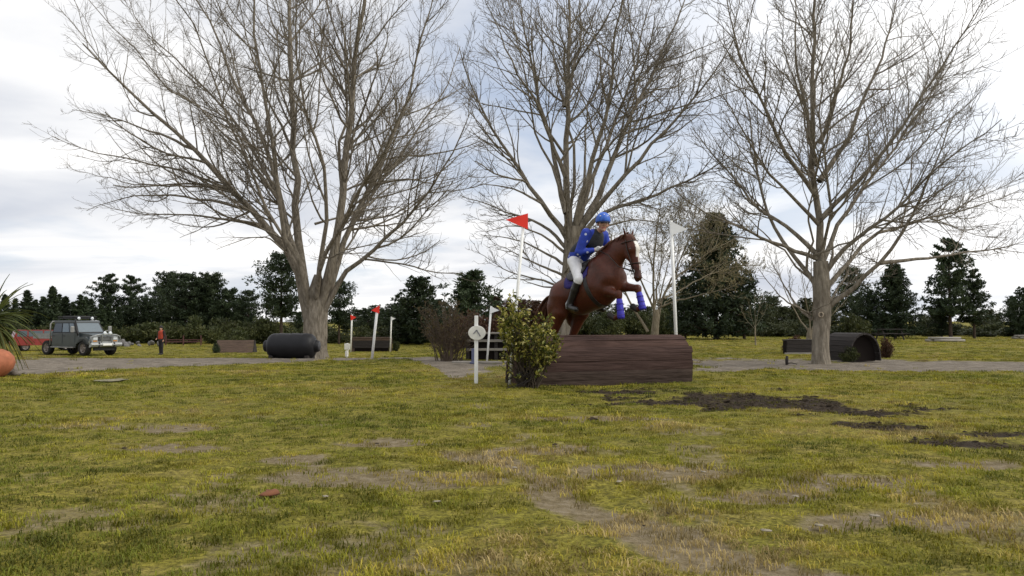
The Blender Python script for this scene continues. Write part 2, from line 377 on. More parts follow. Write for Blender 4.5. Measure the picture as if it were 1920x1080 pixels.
def scatter_grass(name, pts, scl, colr, sources, **kw):
    me = bpy.data.meshes.new(name); me.vertices.add(len(pts)); me.vertices.foreach_set('co', np.asarray(pts, np.float32).ravel())
    vattr(me, 'scl', scl); a = me.attributes.new('col', 'FLOAT_COLOR', 'POINT'); a.data.foreach_set('color', np.c_[colr, np.ones(len(pts))].astype(np.float32).ravel())
    o = obj(name, me, None, **kw)
    srcs = []
    for s in sources:
        so = bpy.data.objects.new('grass_source', s); s.materials.append(GRASSM); srcs.append(so)
    g = bpy.data.node_groups.new(name, 'GeometryNodeTree'); g.interface.new_socket('Geometry', in_out='INPUT', socket_type='NodeSocketGeometry'); g.interface.new_socket('Geometry', in_out='OUTPUT', socket_type='NodeSocketGeometry')
    gi = g.nodes.new('NodeGroupInput'); go = g.nodes.new('NodeGroupOutput'); inst = g.nodes.new('GeometryNodeInstanceOnPoints')
    jn = g.nodes.new('GeometryNodeJoinGeometry')
    for so in reversed(srcs):
        oi = g.nodes.new('GeometryNodeObjectInfo'); oi.inputs['Object'].default_value = so; oi.inputs['As Instance'].default_value = True; g.links.new(oi.outputs['Geometry'], jn.inputs[0])
    g.links.new(gi.outputs[0], inst.inputs['Points']); g.links.new(jn.outputs[0], inst.inputs['Instance']); inst.inputs['Pick Instance'].default_value = True
    rv = g.nodes.new('FunctionNodeRandomValue'); rv.data_type = 'FLOAT_VECTOR'; rv.inputs[0].default_value = (-.15, -.15, 0); rv.inputs[1].default_value = (.15, .15, 6.283); g.links.new(rv.outputs[0], inst.inputs['Rotation'])
    ri = g.nodes.new('FunctionNodeRandomValue'); ri.data_type = 'INT'; ri.inputs['Min'].default_value = 0; ri.inputs['Max'].default_value = len(srcs) - 1; ri.inputs['Seed'].default_value = 5
    for ot in ri.outputs:
        if ot.type == 'INT': g.links.new(ot, inst.inputs['Instance Index'])
    na = g.nodes.new('GeometryNodeInputNamedAttribute'); na.data_type = 'FLOAT'; na.inputs[0].default_value = 'scl'; g.links.new(na.outputs[0], inst.inputs['Scale'])
    g.links.new(inst.outputs[0], go.inputs[0])
    md = o.modifiers.new('scatter', 'NODES'); md.node_group = g
    return o
def make_grass():
    n = 300000; D = 3.0 + (74 - 3.0) * rng.random(n) ** 1.0
    # density per square metre falls with distance from where the photograph was taken; tufts get coarser
    dens = 2 * (.74 * D + 1.2) * 950 * np.where(D < 22, (4 / np.maximum(D, 3.2)) ** 1.25, (4 / 22) ** 1.25 * (22 / D) ** 2.0)
    keep = rng.random(n) < dens / dens.max() * np.where(D < 3.6, 1, 1)
    D = D[keep]; x = (rng.random(len(D)) * 2 - 1) * (.74 * D + 1.2); y = D
    s, b, mu = sandmask(x, y), baremask(x, y), mudmask(x, y)
    clump = fbm(x * 5.5 + 11, y * 5.5 + 4, 3)
    k = rng.random(len(x)) > np.clip(s * 1.4, 0, .995) + np.clip(b, 0, 1) * .62 + np.clip(mu * 1.1, 0, .85)
    k &= rng.random(len(x)) < 0.08 + 1.8 * sstep(.28, .72, clump)
    x, y, b, mu = x[k], y[k], b[k], mu[k]; n = len(x)
    z = gh(x, y)
    big = fbm(x * .55 + 20, y * .55, 4); mid = fbm(x * 1.7, y * 1.7 + 33, 3)
    t = np.clip((big - .33) * 1.5 + (mid - .5) * 1.3 + (rng.random(n) - .5) * .5 + b * .45 + .12 * sstep(3.6, 6.5, y), 0, 1)
    stops = np.array([0, .3, .55, .78, 1.0]); cs = np.array([(.125, .140, .016), (.195, .190, .018), (.275, .245, .024), (.330, .260, .048), (.34, .26, .11)])
    c = np.stack([np.interp(t, stops, cs[:, i]) for i in range(3)], 1) * ((0.70 + .45 * rng.random(n)) * (.58 + .82 * sstep(.3, .7, fbm(x * 7 + 3, y * 7 + 60, 3))))[:, None] * (1 - .65 * sstep(.02, .4, mu))[:, None]
    sc = (0.55 + .75 * rng.random(n)) * (0.6 + .9 * fbm(x * .9 + 50, y * .9 + 2, 3)) * np.where(y < 24, (np.maximum(y, 3.5) / 4) ** .36, (24 / 4) ** .36 * (y / 24) ** .5)
    scatter_grass('grass', np.stack([x, y, z], 1), sc, c, [grass_tuft(1, 20, .006, .016, .06, .0042), grass_tuft(2, 22, .005, .013, .07, .0042), grass_tuft(3, 15, .007, .022, .045, .0042)],
                  kind='stuff', label='short mottled green and yellow grass covering the field', cat='grass')
    return n
NG = make_grass(); print('tufts', NG)
def clods():
    r = np.random.default_rng(3); V = []; F = []
    m = 7000; x = r.uniform(-.2, 6.0, m); y = r.uniform(5.6, 12.8, m); k = (mudmask(x, y) > .45) & (r.random(m) < .85); x, y = x[k], y[k]
    x2 = r.uniform(-3.5, 5.5, 900); y2 = r.uniform(3.2, 9.5, 900); k2 = (baremask(x2, y2) > .35) & (r.random(900) < .10); x = np.r_[x, x2[k2]]; y = np.r_[y, y2[k2]]
    base = np.array([(1, 0, 0), (0, 1, 0), (-1, 0, 0), (0, -1, 0), (0, 0, 1), (.7, .7, .45), (-.7, .6, .5), (-.6, -.7, .45), (.7, -.6, .5)])
    tri = np.array([(0, 5, 8), (5, 1, 6), (1, 6, 5), (6, 2, 7), (7, 3, 8), (8, 0, 5), (5, 4, 8), (5, 6, 4), (6, 7, 4), (7, 8, 4), (0, 1, 5), (1, 2, 6), (2, 3, 7), (3, 0, 8)])
    for i in range(len(x)):
        s = r.uniform(.006, .026) * (1.0 if r.random() < .93 else 1.7); a = r.random() * 6.28
        q = base * s * r.uniform(.6, 1.4, (9, 1)) * np.array([1.3, 1, .55]); c, sn = math.cos(a), math.sin(a)
        q = np.c_[q[:, 0] * c - q[:, 1] * sn, q[:, 0] * sn + q[:, 1] * c, q[:, 2]] + (x[i], y[i], float(gh(x[i], y[i])) + .002)
        F.append(tri + len(V) * 9); V.append(q)
    me = npmesh('mud_clods', np.concatenate(V), np.concatenate(F), False)
    obj('mud_clods', me, mat('clod', (.05, .037, .024), .95, col2=(.016, .012, .008), scale=12, spec=.1), kind='stuff', label='dark churned clods of earth on the landing side of the jump', cat='earth')
clods()
# ------------------------------------------------------------------ bare trees
def bark_material(name, c1, c2, sc=11.0):
    m = mat(name, c1, .9, col2=c2, scale=sc, bump=1.0, spec=.10, stretch=(1, 1, .28), bscale=16.0, detail=9.0)
    for nd in m.node_tree.nodes:
        if nd.type == 'BUMP': nd.inputs['Distance'].default_value = .07
    return m
BARK = bark_material('grey_bark', (.285, .25, .20), (.115, .097, .073))
TWIG = mat('twig_bark', (.24, .21, .168), .85, col2=(.115, .097, .075), scale=1.2, spec=.15)
BARK_PALE = bark_material('pale_bark', (.26, .225, .165), (.14, .115, .08))
TWIG_OLIVE = mat('budding_twig', (.215, .185, .105), .85, col2=(.13, .11, .065), scale=1.2, spec=.15)
def resample(P, n):
    P = np.asarray(P, float); d = np.r_[0, np.cumsum(np.linalg.norm(np.diff(P, axis=0), axis=1))]
    # Catmull-Rom style smoothing through the joints
    t = np.linspace(0, d[-1], n); out = np.stack([np.interp(t, d, P[:, i]) for i in range(P.shape[1])], 1)
    for _ in range(2): out[1:-1] = out[1:-1] * .5 + (out[:-2] + out[2:]) * .25
    return out
def unit(v): return v / (np.linalg.norm(v, axis=-1, keepdims=True) + 1e-9)
def grow(P, Rr, per_m, tr, ang, lf, n, up, jit, r, rmax=1.0, rmin=.003, axis=None, out=0.0, lmax=9, lmin=.12):
    """children along parents P (B,N,3); returns centre lines and radii"""
    B, m, _ = P.shape
    seg = np.linalg.norm(np.diff(P, axis=1), axis=2); Ls = seg.sum(1)
    cnt = r.poisson(np.clip(Ls * per_m, .3, 60)); idx = np.repeat(np.arange(B), cnt); K = len(idx)
    t = tr[0] + (tr[1] - tr[0]) * r.random(K) ** .85; q = t * (m - 1); i = np.minimum(q.astype(int), m - 2); f = (q - i)[:, None]
    pos = P[idx, i] * (1 - f) + P[idx, i + 1] * f; T = unit(P[idx, i + 1] - P[idx, i]); rad = Rr[idx, i] * (1 - f[:, 0]) + Rr[idx, i + 1] * f[:, 0]
    rnd = unit(r.normal(size=(K, 3))); perp = unit(np.cross(T, rnd))
    if axis is not None:
        o = pos - axis; o[:, 2] = 0; perp = unit(perp + out * unit(o) * .6)
    a = (ang[0] + (ang[1] - ang[0]) * r.random(K))[:, None]
    d = unit(T * np.cos(a) + perp * np.sin(a))
    ln = np.clip(Ls[idx] * lf * (1.15 - .75 * t) * (.55 + .8 * r.random(K)), lmin, lmax)
    C = np.zeros((K, n, 3)); C[:, 0] = pos
    for s in range(1, n):
        d = unit(d + np.array([0, 0, up / (n - 1)]) + r.normal(size=(K, 3)) * jit)
        C[:, s] = C[:, s - 1] + d * (ln / (n - 1))[:, None]
    r0 = np.clip(np.minimum(rad * (.45 + .25 * r.random(K)), .012 * ln + .002), rmin, rmax)
    RR = r0[:, None] * np.linspace(1, .35, n)[None] ** 1.0
    return C, np.maximum(RR, rmin * .7)
def bare_tree(name, label, base_px, D, trunk, limbs, seed, spin=None, bark=BARK, twig=TWIG, dens=(1.5, 3.2, 6.5), twig_r=.0042, gap=0.0, lf=(.38, .46, .50), bud=0, top_extra=0, group=None, spread=.75, gnarl=.05, spin_p=.7, thin=.72):
    r = np.random.default_rng(seed)
    b = np.array(ground(base_px[0], D)); axis = b.copy()
    root = thing(name, label, 'tree', tuple(b), 0, group)
    def W(l, dz0, slope):      # traced (px, py) chain turned into a limb with its own depth
        pts = []
        for k, (px, py) in enumerate(l):
            w = at(px, py, D); lat = abs(w[0] - at(l[0][0], l[0][1], D)[0]) + .35 * abs(w[2] - at(*l[0], D)[2])
            pts.append(at(px, py, D + dz0 + slope * lat))
        return np.array(pts)
    tp = np.array([at(px, py, D) for px, py, _ in trunk]); tr_ = np.array([w for *_, w in trunk]); tp[0] = b; tp[0, 2] -= .15
    nT = 22; TP = resample(np.c_[tp, tr_], nT)
    V, F = tubes(TP[None, :, :3], TP[None, :, 3] * (1 + .35 * np.exp(-np.arange(nT) / 1.1))[None], 18)
    # fluted, uneven trunk
    c = TP[np.arange(len(V)) // 18, :3]; ra = np.arange(len(V)) % 18; vv = V - c
    wob = 1 + gnarl * 1.4 * np.sin(ra * 3 * 2 * np.pi / 18 + seed) + gnarl * 2.2 * (fbm(ra * .9 + seed, V[:, 2] * 1.7, 3) - .5) * 2
    V = c + vv * wob[:, None]
    obj('trunk', npmesh('trunk', V - b, F), bark, root)
    chains = []; rads = []
    for l in limbs:
        pts, r0, dz0, slope = l['p'], l['r'], l.get('z', 0.0), l.get('s', r.uniform(-spread, spread))
        tx = np.interp(pts[0][1], [t_[1] for t_ in trunk][::-1], [t_[0] for t_ in trunk][::-1])
        if chains and abs(pts[0][0] - tx) > 22:      # a branch of an earlier limb: start on that limb, at its depth
            C_ = np.concatenate(chains); q_ = (C_ - CAMP); dep = q_ @ _f
            pc = np.stack([960 + FPX * (q_ @ _r) / dep, 540 - FPX * (q_ @ _u) / dep], 1); j_ = np.argmin(np.hypot(pc[:, 0] - pts[0][0], pc[:, 1] - pts[0][1])); dz0 = C_[j_, 1] - D
            pts = [tuple(pc[j_])] + list(pts[1:])
        P = resample(W(pts, dz0, slope), 14); amp = np.linalg.norm(P[-1] - P[0])
        P[2:] += np.cumsum(r.normal(size=(12, 3)) * amp * .006, 0)
        chains.append(P); rads.append(r0 * thin * (1 - (1 - l.get('e', .12)) * np.linspace(0, 1, 14) ** .62))
        if spin and r.random() < spin_p:                 # the sides of the crown facing towards and away from the lens
            for k in range(spin):
                an = r.uniform(.9, 2.2) * (1 if (k % 2 == 0) else -1); ca, sa = math.cos(an), math.sin(an)
                o = P[0] * 1; Q = P - o; sc = r.uniform(.72, .98)
                Q = np.stack([Q[:, 0] * ca - Q[:, 1] * sa, Q[:, 0] * sa + Q[:, 1] * ca, Q[:, 2] * r.uniform(.9, 1.1)], 1) * sc
                st = r.integers(0, 3); off = P[st] - o
                Q[2:] += np.cumsum(r.normal(size=(12, 3)) * amp * .008, 0)
                chains.append(Q + o + off * .5); rads.append(r0 * .36 * (1 - .86 * np.linspace(0, 1, 14) ** .62))
    P0 = np.array(chains); R0 = np.maximum(np.array(rads), .008)
    V, F = tubes(P0, R0, 9)
    lm = [(V, F)]
    P1, R1 = grow(P0, R0, dens[0], (.26, 1), (R(30), R(66)), lf[0], 9, .62, .10, r, axis=axis, out=.7, lmax=4.2, rmin=.006)
    V, F = tubes(P1, R1, 5); lm.append((V, F))
    P2, R2 = grow(P1, R1, dens[1], (.10, 1), (R(30), R(68)), lf[1], 6, .50, .13, r, axis=axis, out=.3, lmax=2.2, lmin=.25, rmin=twig_r * 1.15)
    P2b, R2b = grow(P0[:, 5:14], R0[:, 5:14], dens[1] * .7, (.05, 1), (R(30), R(70)), .14, 6, .35, .13, r, lmax=1.3, lmin=.3, rmin=twig_r)
    P2 = np.concatenate([P2, P2b]); R2 = np.concatenate([R2, R2b])
    P3, R3 = grow(P2, R2, dens[2], (.2, 1), (R(25), R(60)), lf[2], 3, .22, .13, r, lmax=.75, lmin=.12, rmin=twig_r * .8)
    def join(ms):
        off = 0; Vs = []; Fs = []
        for V, F in ms: Vs.append(V - b); Fs.append(F + off); off += len(V)
        return np.concatenate(Vs), np.concatenate(Fs)
    V, F = join(lm); obj('limbs', npmesh('limbs', V, F), bark, root)
    tw = [tubes(P2, R2, 3), tubes(P3, R3, 3)]
    V, F = join(tw)
    cr = obj('twigs', npmesh('twigs', V, F), twig, root, kind='stuff')
    if bud:
        tips = np.concatenate([P3[:, -1], P3[:, 2], P2[:, -1]]); tips = tips[r.random(len(tips)) < bud]; k = len(tips)
        d = unit(r.normal(size=(k, 3)) + np.array([0, 0, .7])) * .055; s = unit(np.cross(d, r.normal(size=(k, 3)))) * .017
        V = np.stack([tips, tips + d * .5 + s, tips + d, tips + d * .5 - s], 1).reshape(-1, 3) - b
        obj('buds', npmesh('buds', V, np.arange(4 * k).reshape(-1, 4)), BUD, root)
    print(name, len(P0), len(P1), len(P2), len(P3))
    return root
BUD = mat('leaf_bud', (.26, .225, .12), .8, col2=(.16, .13, .07), scale=2.0, spec=.2)
def lim(r, *p, **k): return dict(p=list(p), r=r, **k)
left_limbs = [
    lim(.40, (583, 612), (568, 550), (550, 482), (515, 425), (452, 388), (405, 340), (362, 285), (325, 240), (262, 180), (205, 120), (150, 70), s=-.12, e=.10),
    lim(.13, (450, 388), (390, 378), (320, 372), (240, 372), (165, 398), s=.15),
    lim(.12, (420, 355), (340, 320), (250, 300), (170, 285), (95, 255), s=-.3),
    lim(.12, (362, 285), (290, 255), (210, 225), (130, 205), s=.25),
    lim(.30, (586, 605), (572, 545), (549, 440), (530, 350), (500, 265), (462, 190), (420, 100), (385, 10), (360, -60), s=.3),
    lim(.17, (535, 370), (480, 280), (415, 190), (345, 120), (280, 50), (240, -10), s=.45),
    lim(.38, (586, 615), (574, 560), (555, 470), (546, 370), (540, 260), (545, 150), (535, 40), (528, -90), s=.5, e=.25),
    lim(.22, (592, 590), (598, 540), (600, 440), (605, 320), (585, 235), (560, 170), (550, 60), (560, -60), s=-.6),
    lim(.40, (594, 612), (608, 555), (626, 450), (630, 330), (634, 230), (645, 110), (662, -20), (670, -100), s=-.2, e=.25),
    lim(.28, (597, 610), (617, 550), (650, 440), (688, 350), (722, 260), (765, 150), (795, 40), (810, -40), s=.25),
    lim(.24, (600, 600), (626, 540), (662, 506), (700, 478), (755, 440), (800, 385), (850, 310), (880, 240), s=-.15, e=.10),
    lim(.20, (612, 560), (638, 475), (705, 350), (775, 260), (830, 160), (865, 60), s=.5),
    lim(.13, (632, 330), (680, 220), (720, 120), (740, 10), s=-.5),
    lim(.12, (540, 260), (490, 150), (460, 50), (450, -50), s=-.6),
    lim(.12, (645, 200), (600, 100), (590, -20), s=.2),
    lim(.12, (505, 420), (420, 402), (330, 398), (250, 402), (180, 378), s=-.25), lim(.10, (425, 362), (330, 345), (225, 338), (130, 310), s=.3), lim(.09, (470, 405), (410, 425), (350, 425), (290, 405), s=.45), lim(.10, (690, 350), (760, 330), (830, 345), (870, 330), s=-.3), lim(.09, (650, 440), (720, 420), (800, 410), (845, 350), s=.25),
    lim(.08, (548, 480), (500, 440), (455, 445), (400, 465), s=-.3),
    lim(.09, (590, 420), (660, 400), (740, 385), (800, 430), s=.4),
]
bare_tree('bare_tree', 'largest bare tree, thick trunk splitting into many stems, behind the black drum', (590, 672), 32.0,
          [(590, 672, .50), (590, 640, .47), (590, 610, .46), (592, 575, .46), (594, 545, .36), (596, 515, .14)], left_limbs, 11, spin=1, dens=(1.45, 3.3, 4.6), twig_r=.0058, spread=.6, spin_p=.22, thin=.62, group='bare trees along the track')
mid_limbs = [
    lim(.19, (1072, 470), (1062, 390), (1055, 280), (1055, 160), (1060, 50), (1068, -60), s=.3, e=.2),
    lim(.13, (1068, 450), (1005, 360), (950, 290), (908, 210), (880, 140), (870, 90), s=-.2),
    lim(.15, (1076, 440), (1098, 320), (1128, 215), (1138, 90), (1150, -60), s=-.4),
    lim(.16, (1080, 445), (1138, 335), (1180, 250), (1228, 155), (1278, 60), (1310, -30), s=.3),
    lim(.12, (1080, 455), (1130, 392), (1205, 372), (1295, 335), (1370, 285), s=-.25),
    lim(.09, (1066, 470), (1010, 410), (950, 396), (868, 372), s=.2),
    lim(.10, (1064, 450), (1020, 380), (965, 350), (905, 340), s=-.4),
    lim(.13, (1062, 400), (1022, 260), (992, 120), (965, -10), s=.5),
    lim(.13, (1085, 430), (1165, 340), (1245, 245), (1325, 165), (1375, 80), s=-.2),
    lim(.12, (1082, 420), (1130, 280), (1190, 140), (1230, 0), s=.5),
    lim(.10, (1060, 330), (1010, 200), (950, 90), (920, 0), s=-.5),
    lim(.07, (1064, 500), (1010, 468), (955, 448), (900, 442), s=.25), lim(.07, (1066, 480), (1020, 440), (970, 418), (915, 432), s=-.3), lim(.06, (1062, 540), (1000, 520), (945, 500), (905, 470), s=.3), lim(.08, (1082, 470), (1130, 420), (1190, 410), (1250, 420), s=.3),
    lim(.07, (1065, 520), (1005, 495), (930, 455), s=-.2), lim(.06, (1068, 540), (1010, 540), (965, 520), s=.4),
    lim(.10, (1058, 200), (1090, 90), (1100, -40), s=.2),
]
bare_tree('bare_tree', 'bare tree with a straight forked trunk rising behind the horse and rider', (1053, 680), 22.0,
          [(1053, 680, .30), (1058, 610, .27), (1068, 540, .26), (1074, 480, .27), (1074, 425, .22)], mid_limbs, 23, spin=1, dens=(2.7, 4.2, 4.8), twig_r=.0058, group='bare trees along the track')
right_limbs = [
    lim(.17, (1540, 560), (1537, 470), (1534, 390), (1530, 300), (1536, 200), (1542, 90), (1552, -60), s=.1, e=.22),
    lim(.11, (1548, 580), (1572, 562), (1613, 523), (1657, 493), (1697, 443), (1722, 387), (1755, 300), (1790, 210), s=-.25),
    lim(.08, (1655, 494), (1747, 483), (1800, 470), (1870, 468), (1925, 455), s=.2),
    lim(.10, (1545, 545), (1590, 490), (1650, 443), (1697, 430), (1780, 408), (1880, 378), (1935, 350), s=.3),
    lim(.10, (1545, 515), (1580, 463), (1613, 443), (1673, 407), (1745, 340), (1820, 260), (1880, 210), s=-.35),
    lim(.10, (1540, 497), (1567, 427), (1613, 380), (1680, 295), (1750, 205), (1810, 110), s=.35),
    lim(.10, (1534, 540), (1507, 500), (1480, 467), (1453, 440), (1437, 387), (1415, 300), (1395, 200), (1380, 120), s=.35),
    lim(.09, (1532, 485), (1470, 460), (1413, 440), (1357, 413), (1300, 385), (1260, 350), s=-.2),
    lim(.10, (1534, 480), (1497, 440), (1447, 410), (1400, 370), (1345, 300), (1295, 230), s=.25),
    lim(.10, (1532, 370), (1470, 280), (1420, 180), (1390, 60), (1375, -40), s=-.35),
    lim(.11, (1536, 340), (1598, 250), (1640, 130), (1672, 0), (1690, -60), s=.3),
    lim(.10, (1532, 310), (1500, 200), (1482, 80), (1475, -50), s=.5),
    lim(.09, (1537, 270), (1580, 170), (1602, 60), (1612, -50), s=-.4),
    lim(.10, (1540, 410), (1640, 300), (1722, 180), (1800, 50), (1830, -20), s=-.3),
    lim(.08, (1534, 420), (1450, 330), (1370, 210), (1330, 110), s=-.5),
    lim(.06, (1524, 600), (1495, 575), (1470, 540), (1440, 470), s=.5), lim(.05, (1520, 590), (1470, 560), (1420, 500), s=-.5),
]
rt = bare_tree('bare_tree', 'bare tree with one round cut scar on its grey trunk, beside the sandy track', (1536, 686), 20.0,
          [(1536, 686, .215), (1538, 640, .205), (1541, 590, .215), (1540, 540, .205), (1538, 490, .18)], right_limbs, 37, spin=1, dens=(3.1, 4.8, 5.0), twig_r=.0056, group='bare trees along the track', gnarl=.035)
def branch_scar():
    mb = MB(); b = rt.location
    c = np.array(at(1539, 590, 20 - .215)) - np.array(b)
    pts = [(c[0] + .055 * math.cos(a), c[1] - .012, c[2] + .06 * math.sin(a)) for a in np.linspace(0, 2 * math.pi, 17)]
    mb.tube(pts, .017, 7, cap=False).build('branch_scar', mat('scar_wood', (.38, .31, .23), .8, .3, 30), rt, True, label='pale ring left by a cut branch')
branch_scar()
back_limbs = [
    lim(.085, (1232, 610), (1240, 560), (1262, 520), (1310, 480), (1370, 445), (1400, 420), s=.2), lim(.09, (1228, 600), (1222, 540), (1226, 470), (1235, 390), (1245, 320), s=-.3),
    lim(.085, (1215, 622), (1195, 590), (1172, 545), (1150, 480), (1140, 410), (1130, 350), s=.3), lim(.07, (1226, 580), (1200, 520), (1185, 450), (1170, 370), s=-.5),
    lim(.07, (1238, 570), (1275, 490), (1300, 420), (1310, 360), s=.5), lim(.06, (1240, 575), (1290, 555), (1350, 540), (1390, 530), s=-.3),
    lim(.06, (1245, 560), (1320, 520), (1390, 500), (1430, 500), s=.4), lim(.06, (1160, 520), (1110, 460), (1080, 420), s=.2), lim(.05, (1235, 570), (1260, 470), (1270, 390), s=-.2),
]
bare_tree('budding_tree', 'pale low forked tree hazy with yellow buds, behind the log jump', (1226, 650), 31.0,
          [(1226, 650, .17), (1227, 630, .15), (1230, 600, .13), (1230, 580, .10)], back_limbs, 51, spin=1, bark=BARK_PALE, twig=TWIG_OLIVE, dens=(2.6, 5.0, 7.5), twig_r=.006, bud=1.0, lf=(.45, .48, .46))
sap = [lim(.022, (1416, 615), (1408, 590), (1402, 562), s=.2), lim(.022, (1416, 612), (1422, 585), (1428, 556), s=-.3), lim(.02, (1416, 618), (1400, 598), (1390, 578), s=.4), lim(.02, (1417, 612), (1433, 590), (1440, 572), s=-.2), lim(.018, (1416, 605), (1415, 575), (1414, 552), s=.1)]
bare_tree('sapling', 'slender bare sapling standing alone on the far grass', (1416, 641), 42.0, [(1416, 641, .045), (1416, 625, .035), (1416, 612, .028)], sap, 5, bark=BARK_PALE, twig=TWIG_OLIVE, dens=(3, 4, 3), twig_r=.006)
back2 = [lim(.05, (1518, 625), (1490, 580), (1462, 530), (1450, 470), s=.3), lim(.05, (1520, 620), (1510, 560), (1500, 500), s=-.3), lim(.05, (1522, 620), (1545, 560), (1570, 510), (1590, 470), s=.2), lim(.05, (1522, 620), (1560, 590), (1590, 560), s=.4)]
bare_tree('bare_tree', 'thin bare tree half hidden behind the scarred trunk', (1514, 655), 30.0, [(1514, 655, .12), (1517, 630, .1), (1520, 615, .08)], back2, 77, bark=BARK_PALE, twig=TWIG_OLIVE, dens=(2.0, 4, 6), twig_r=.005, group='bare trees along the track')
# ------------------------------------------------------------------ conifers and shrubs
PINE = leafmat('pine_needles', [(.014, .024, .012), (.030, .046, .020), (.052, .070, .027)], trans=.15)
PINE_OLIVE = leafmat('olive_needles', [(.022, .030, .013), (.046, .056, .022), (.078, .082, .032)], trans=.2)
SCRUB = leafmat('scrub_leaves', [(.024, .033, .011), (.050, .060, .018), (.082, .084, .028)], trans=.25)
RUSTY = leafmat('rusty_leaves', [(.040, .018, .012), (.075, .034, .020), (.060, .050, .022)], trans=.25)
PBARK = mat('pine_bark', (.060, .045, .034), .95, .4, 5, .6, spec=.1)
def sprays(c, r, n, size, width, upb, rs, jitter):
    """n needle sprays round each clump centre c (K,3), clump radius r (K,)"""
    K = len(c); P = np.repeat(c, n, 0) + unit(rs.normal(size=(K * n, 3))) * (np.repeat(r, n) * rs.random(K * n) ** .45)[:, None] * np.array([1, 1, .62])
    d = unit((P - np.repeat(c, n, 0)) / (np.repeat(r, n)[:, None] + 1e-6) + rs.normal(size=P.shape) * jitter + np.array([0, 0, upb]))
    s = unit(np.cross(d, rs.normal(size=P.shape)))
    ln = size * (.6 + .8 * rs.random(len(P)))[:, None]; w = width * (.6 + .8 * rs.random(len(P)))[:, None]
    V = np.stack([P - d * ln * .5, P + s * w * .5, P + d * ln * .5, P - s * w * .5], 1).reshape(-1, 3)
    return V
def conifer_meshes(h, prof, z0, whorls, nb, tilt, clump, n, size, width, seed, fr=(.3, 1.0), ncl=4, upb=.3, leader=True, irregular=.25, lean=0.0, trunk_r=None):
    rs = np.random.default_rng(seed); C = []; RR = []
    bz = []
    for k in range(whorls):
        t = (k + rs.random() * .7) / whorls; z = h * (z0 + (1 - z0) * t); L_ = prof(t)
        m = max(2, int(nb * (1 - .45 * t))); a0 = rs.random() * 6.28
        for j in range(m):
            a = a0 + 6.283 * (j + rs.random() * .6) / m; ln = L_ * (1 - irregular + 2 * irregular * rs.random()) * (1 if rs.random() > .12 else .55)
            tl = tilt[0] + (tilt[1] - tilt[0]) * t
            fs = np.linspace(fr[0], fr[1], ncl) + rs.normal(size=ncl) * .05
            for f in fs:
                if ln * f < .06: continue
                p = (math.cos(a) * ln * f, math.sin(a) * ln * f, z + ln * f * math.tan(tl) + .10 * ln * f * f)
                C.append(p); RR.append(clump * (.65 + .6 * rs.random()) * (.45 + .55 * L_ / max(.01, prof(.25))))
            bz.append((a, ln, z, tl))
    if leader:
        for q in np.linspace(0, 1, 6): C.append((rs.normal() * .03, rs.normal() * .03, h * (.93 + .08 * q))); RR.append(clump * (.42 - .3 * q))
    C = np.array(C); RR = np.array(RR)
    V = sprays(C, RR, n, size, width, upb, rs, .5)
    F = np.arange(len(V)).reshape(-1, 4); me = npmesh('crown', V, F, False)
    val = np.clip(np.repeat(rs.random(len(C)), n) * .45 + rs.random(len(C) * n) * .4 + .15 * np.repeat((C[:, 2] / h), n), 0, 1)
    vattr(me, 'rnd', np.repeat(val, 4))
    tr = trunk_r or h * .018
    P = [np.array([[0, 0, -.3], [0, 0, h * .3], [0, 0, h * .65], [0, 0, h * .97]])[None]]
    Vt, Ft = tubes(np.array([[(0, 0, -.3), (.03, 0, h * .25), (0, .04, h * .5), (0, 0, h * .75), (0, 0, h * .98)]]), np.array([[tr * 1.3, tr, tr * .75, tr * .45, tr * .12]]), 8)
    br = np.array([[(0, 0, z), (math.cos(a) * l * .5, math.sin(a) * l * .5, z + l * .5 * math.tan(tl) + .025 * l), (math.cos(a) * l * .9, math.sin(a) * l * .9, z + l * .9 * math.tan(tl) + .08 * l)] for a, l, z, tl in bz])
    Vb, Fb = tubes(br, np.tile(np.array([tr * .28, tr * .17, tr * .06]), (len(br), 1)), 4)
    mt = npmesh('trunk', np.concatenate([Vt, Vb]), np.concatenate([Ft, Fb + len(Vt)]))
    mt.materials.append(PBARK)
    return me, mt
cone = lambda w, p=1.0: (lambda t: w * (1 - t) ** p + .05)
bell = lambda w, pk=.3: (lambda t: w * (np.clip(t / pk, 0, 1) ** .6 * .55 + .45 if t < pk else (max(0, 1 - ((t - pk) / (1 - pk)) ** 1.7)) ** .75) + .08)
KINDS = {
    'spire': conifer_meshes(6.0, cone(1.25, .8), .02, 19, 8, (R(12), R(46)), .36, 20, .36, .11, 1, ncl=3),
    'spire2': conifer_meshes(6.0, cone(1.5, .95), .02, 17, 8, (R(10), R(44)), .40, 20, .38, .12, 2, ncl=3, irregular=.35),
    'radiata': conifer_meshes(9.0, bell(3.0, .35), .10, 15, 8, (R(6), R(32)), .66, 30, .42, .14, 3, ncl=4, irregular=.35, leader=False),
    'radiata2': conifer_meshes(9.0, bell(2.6, .45), .16, 13, 7, (R(2), R(26)), .68, 34, .42, .14, 4, ncl=4, fr=(.42, 1.0), irregular=.4, leader=False),
    'tiered': conifer_meshes(9.0, bell(2.5, .25), .22, 12, 6, (R(-4), R(22)), .62, 34, .44, .14, 5, ncl=4, fr=(.35, 1.05), irregular=.45, leader=True),
    'dense': conifer_meshes(9.4, cone(3.5, .72), .02, 26, 11, (R(4), R(42)), .50, 26, .34, .12, 6, ncl=4, irregular=.12, leader=False),
    'fir': conifer_meshes(6.0, bell(1.8, .22), .02, 17, 8, (R(10), R(42)), .42, 26, .34, .12, 8, ncl=3, irregular=.4),
    'open': conifer_meshes(9.0, bell(2.4, .55), .30, 11, 7, (R(6), R(24)), .72, 40, .40, .13, 9, ncl=3, fr=(.4, 1.0), irregular=.4, leader=False),
}
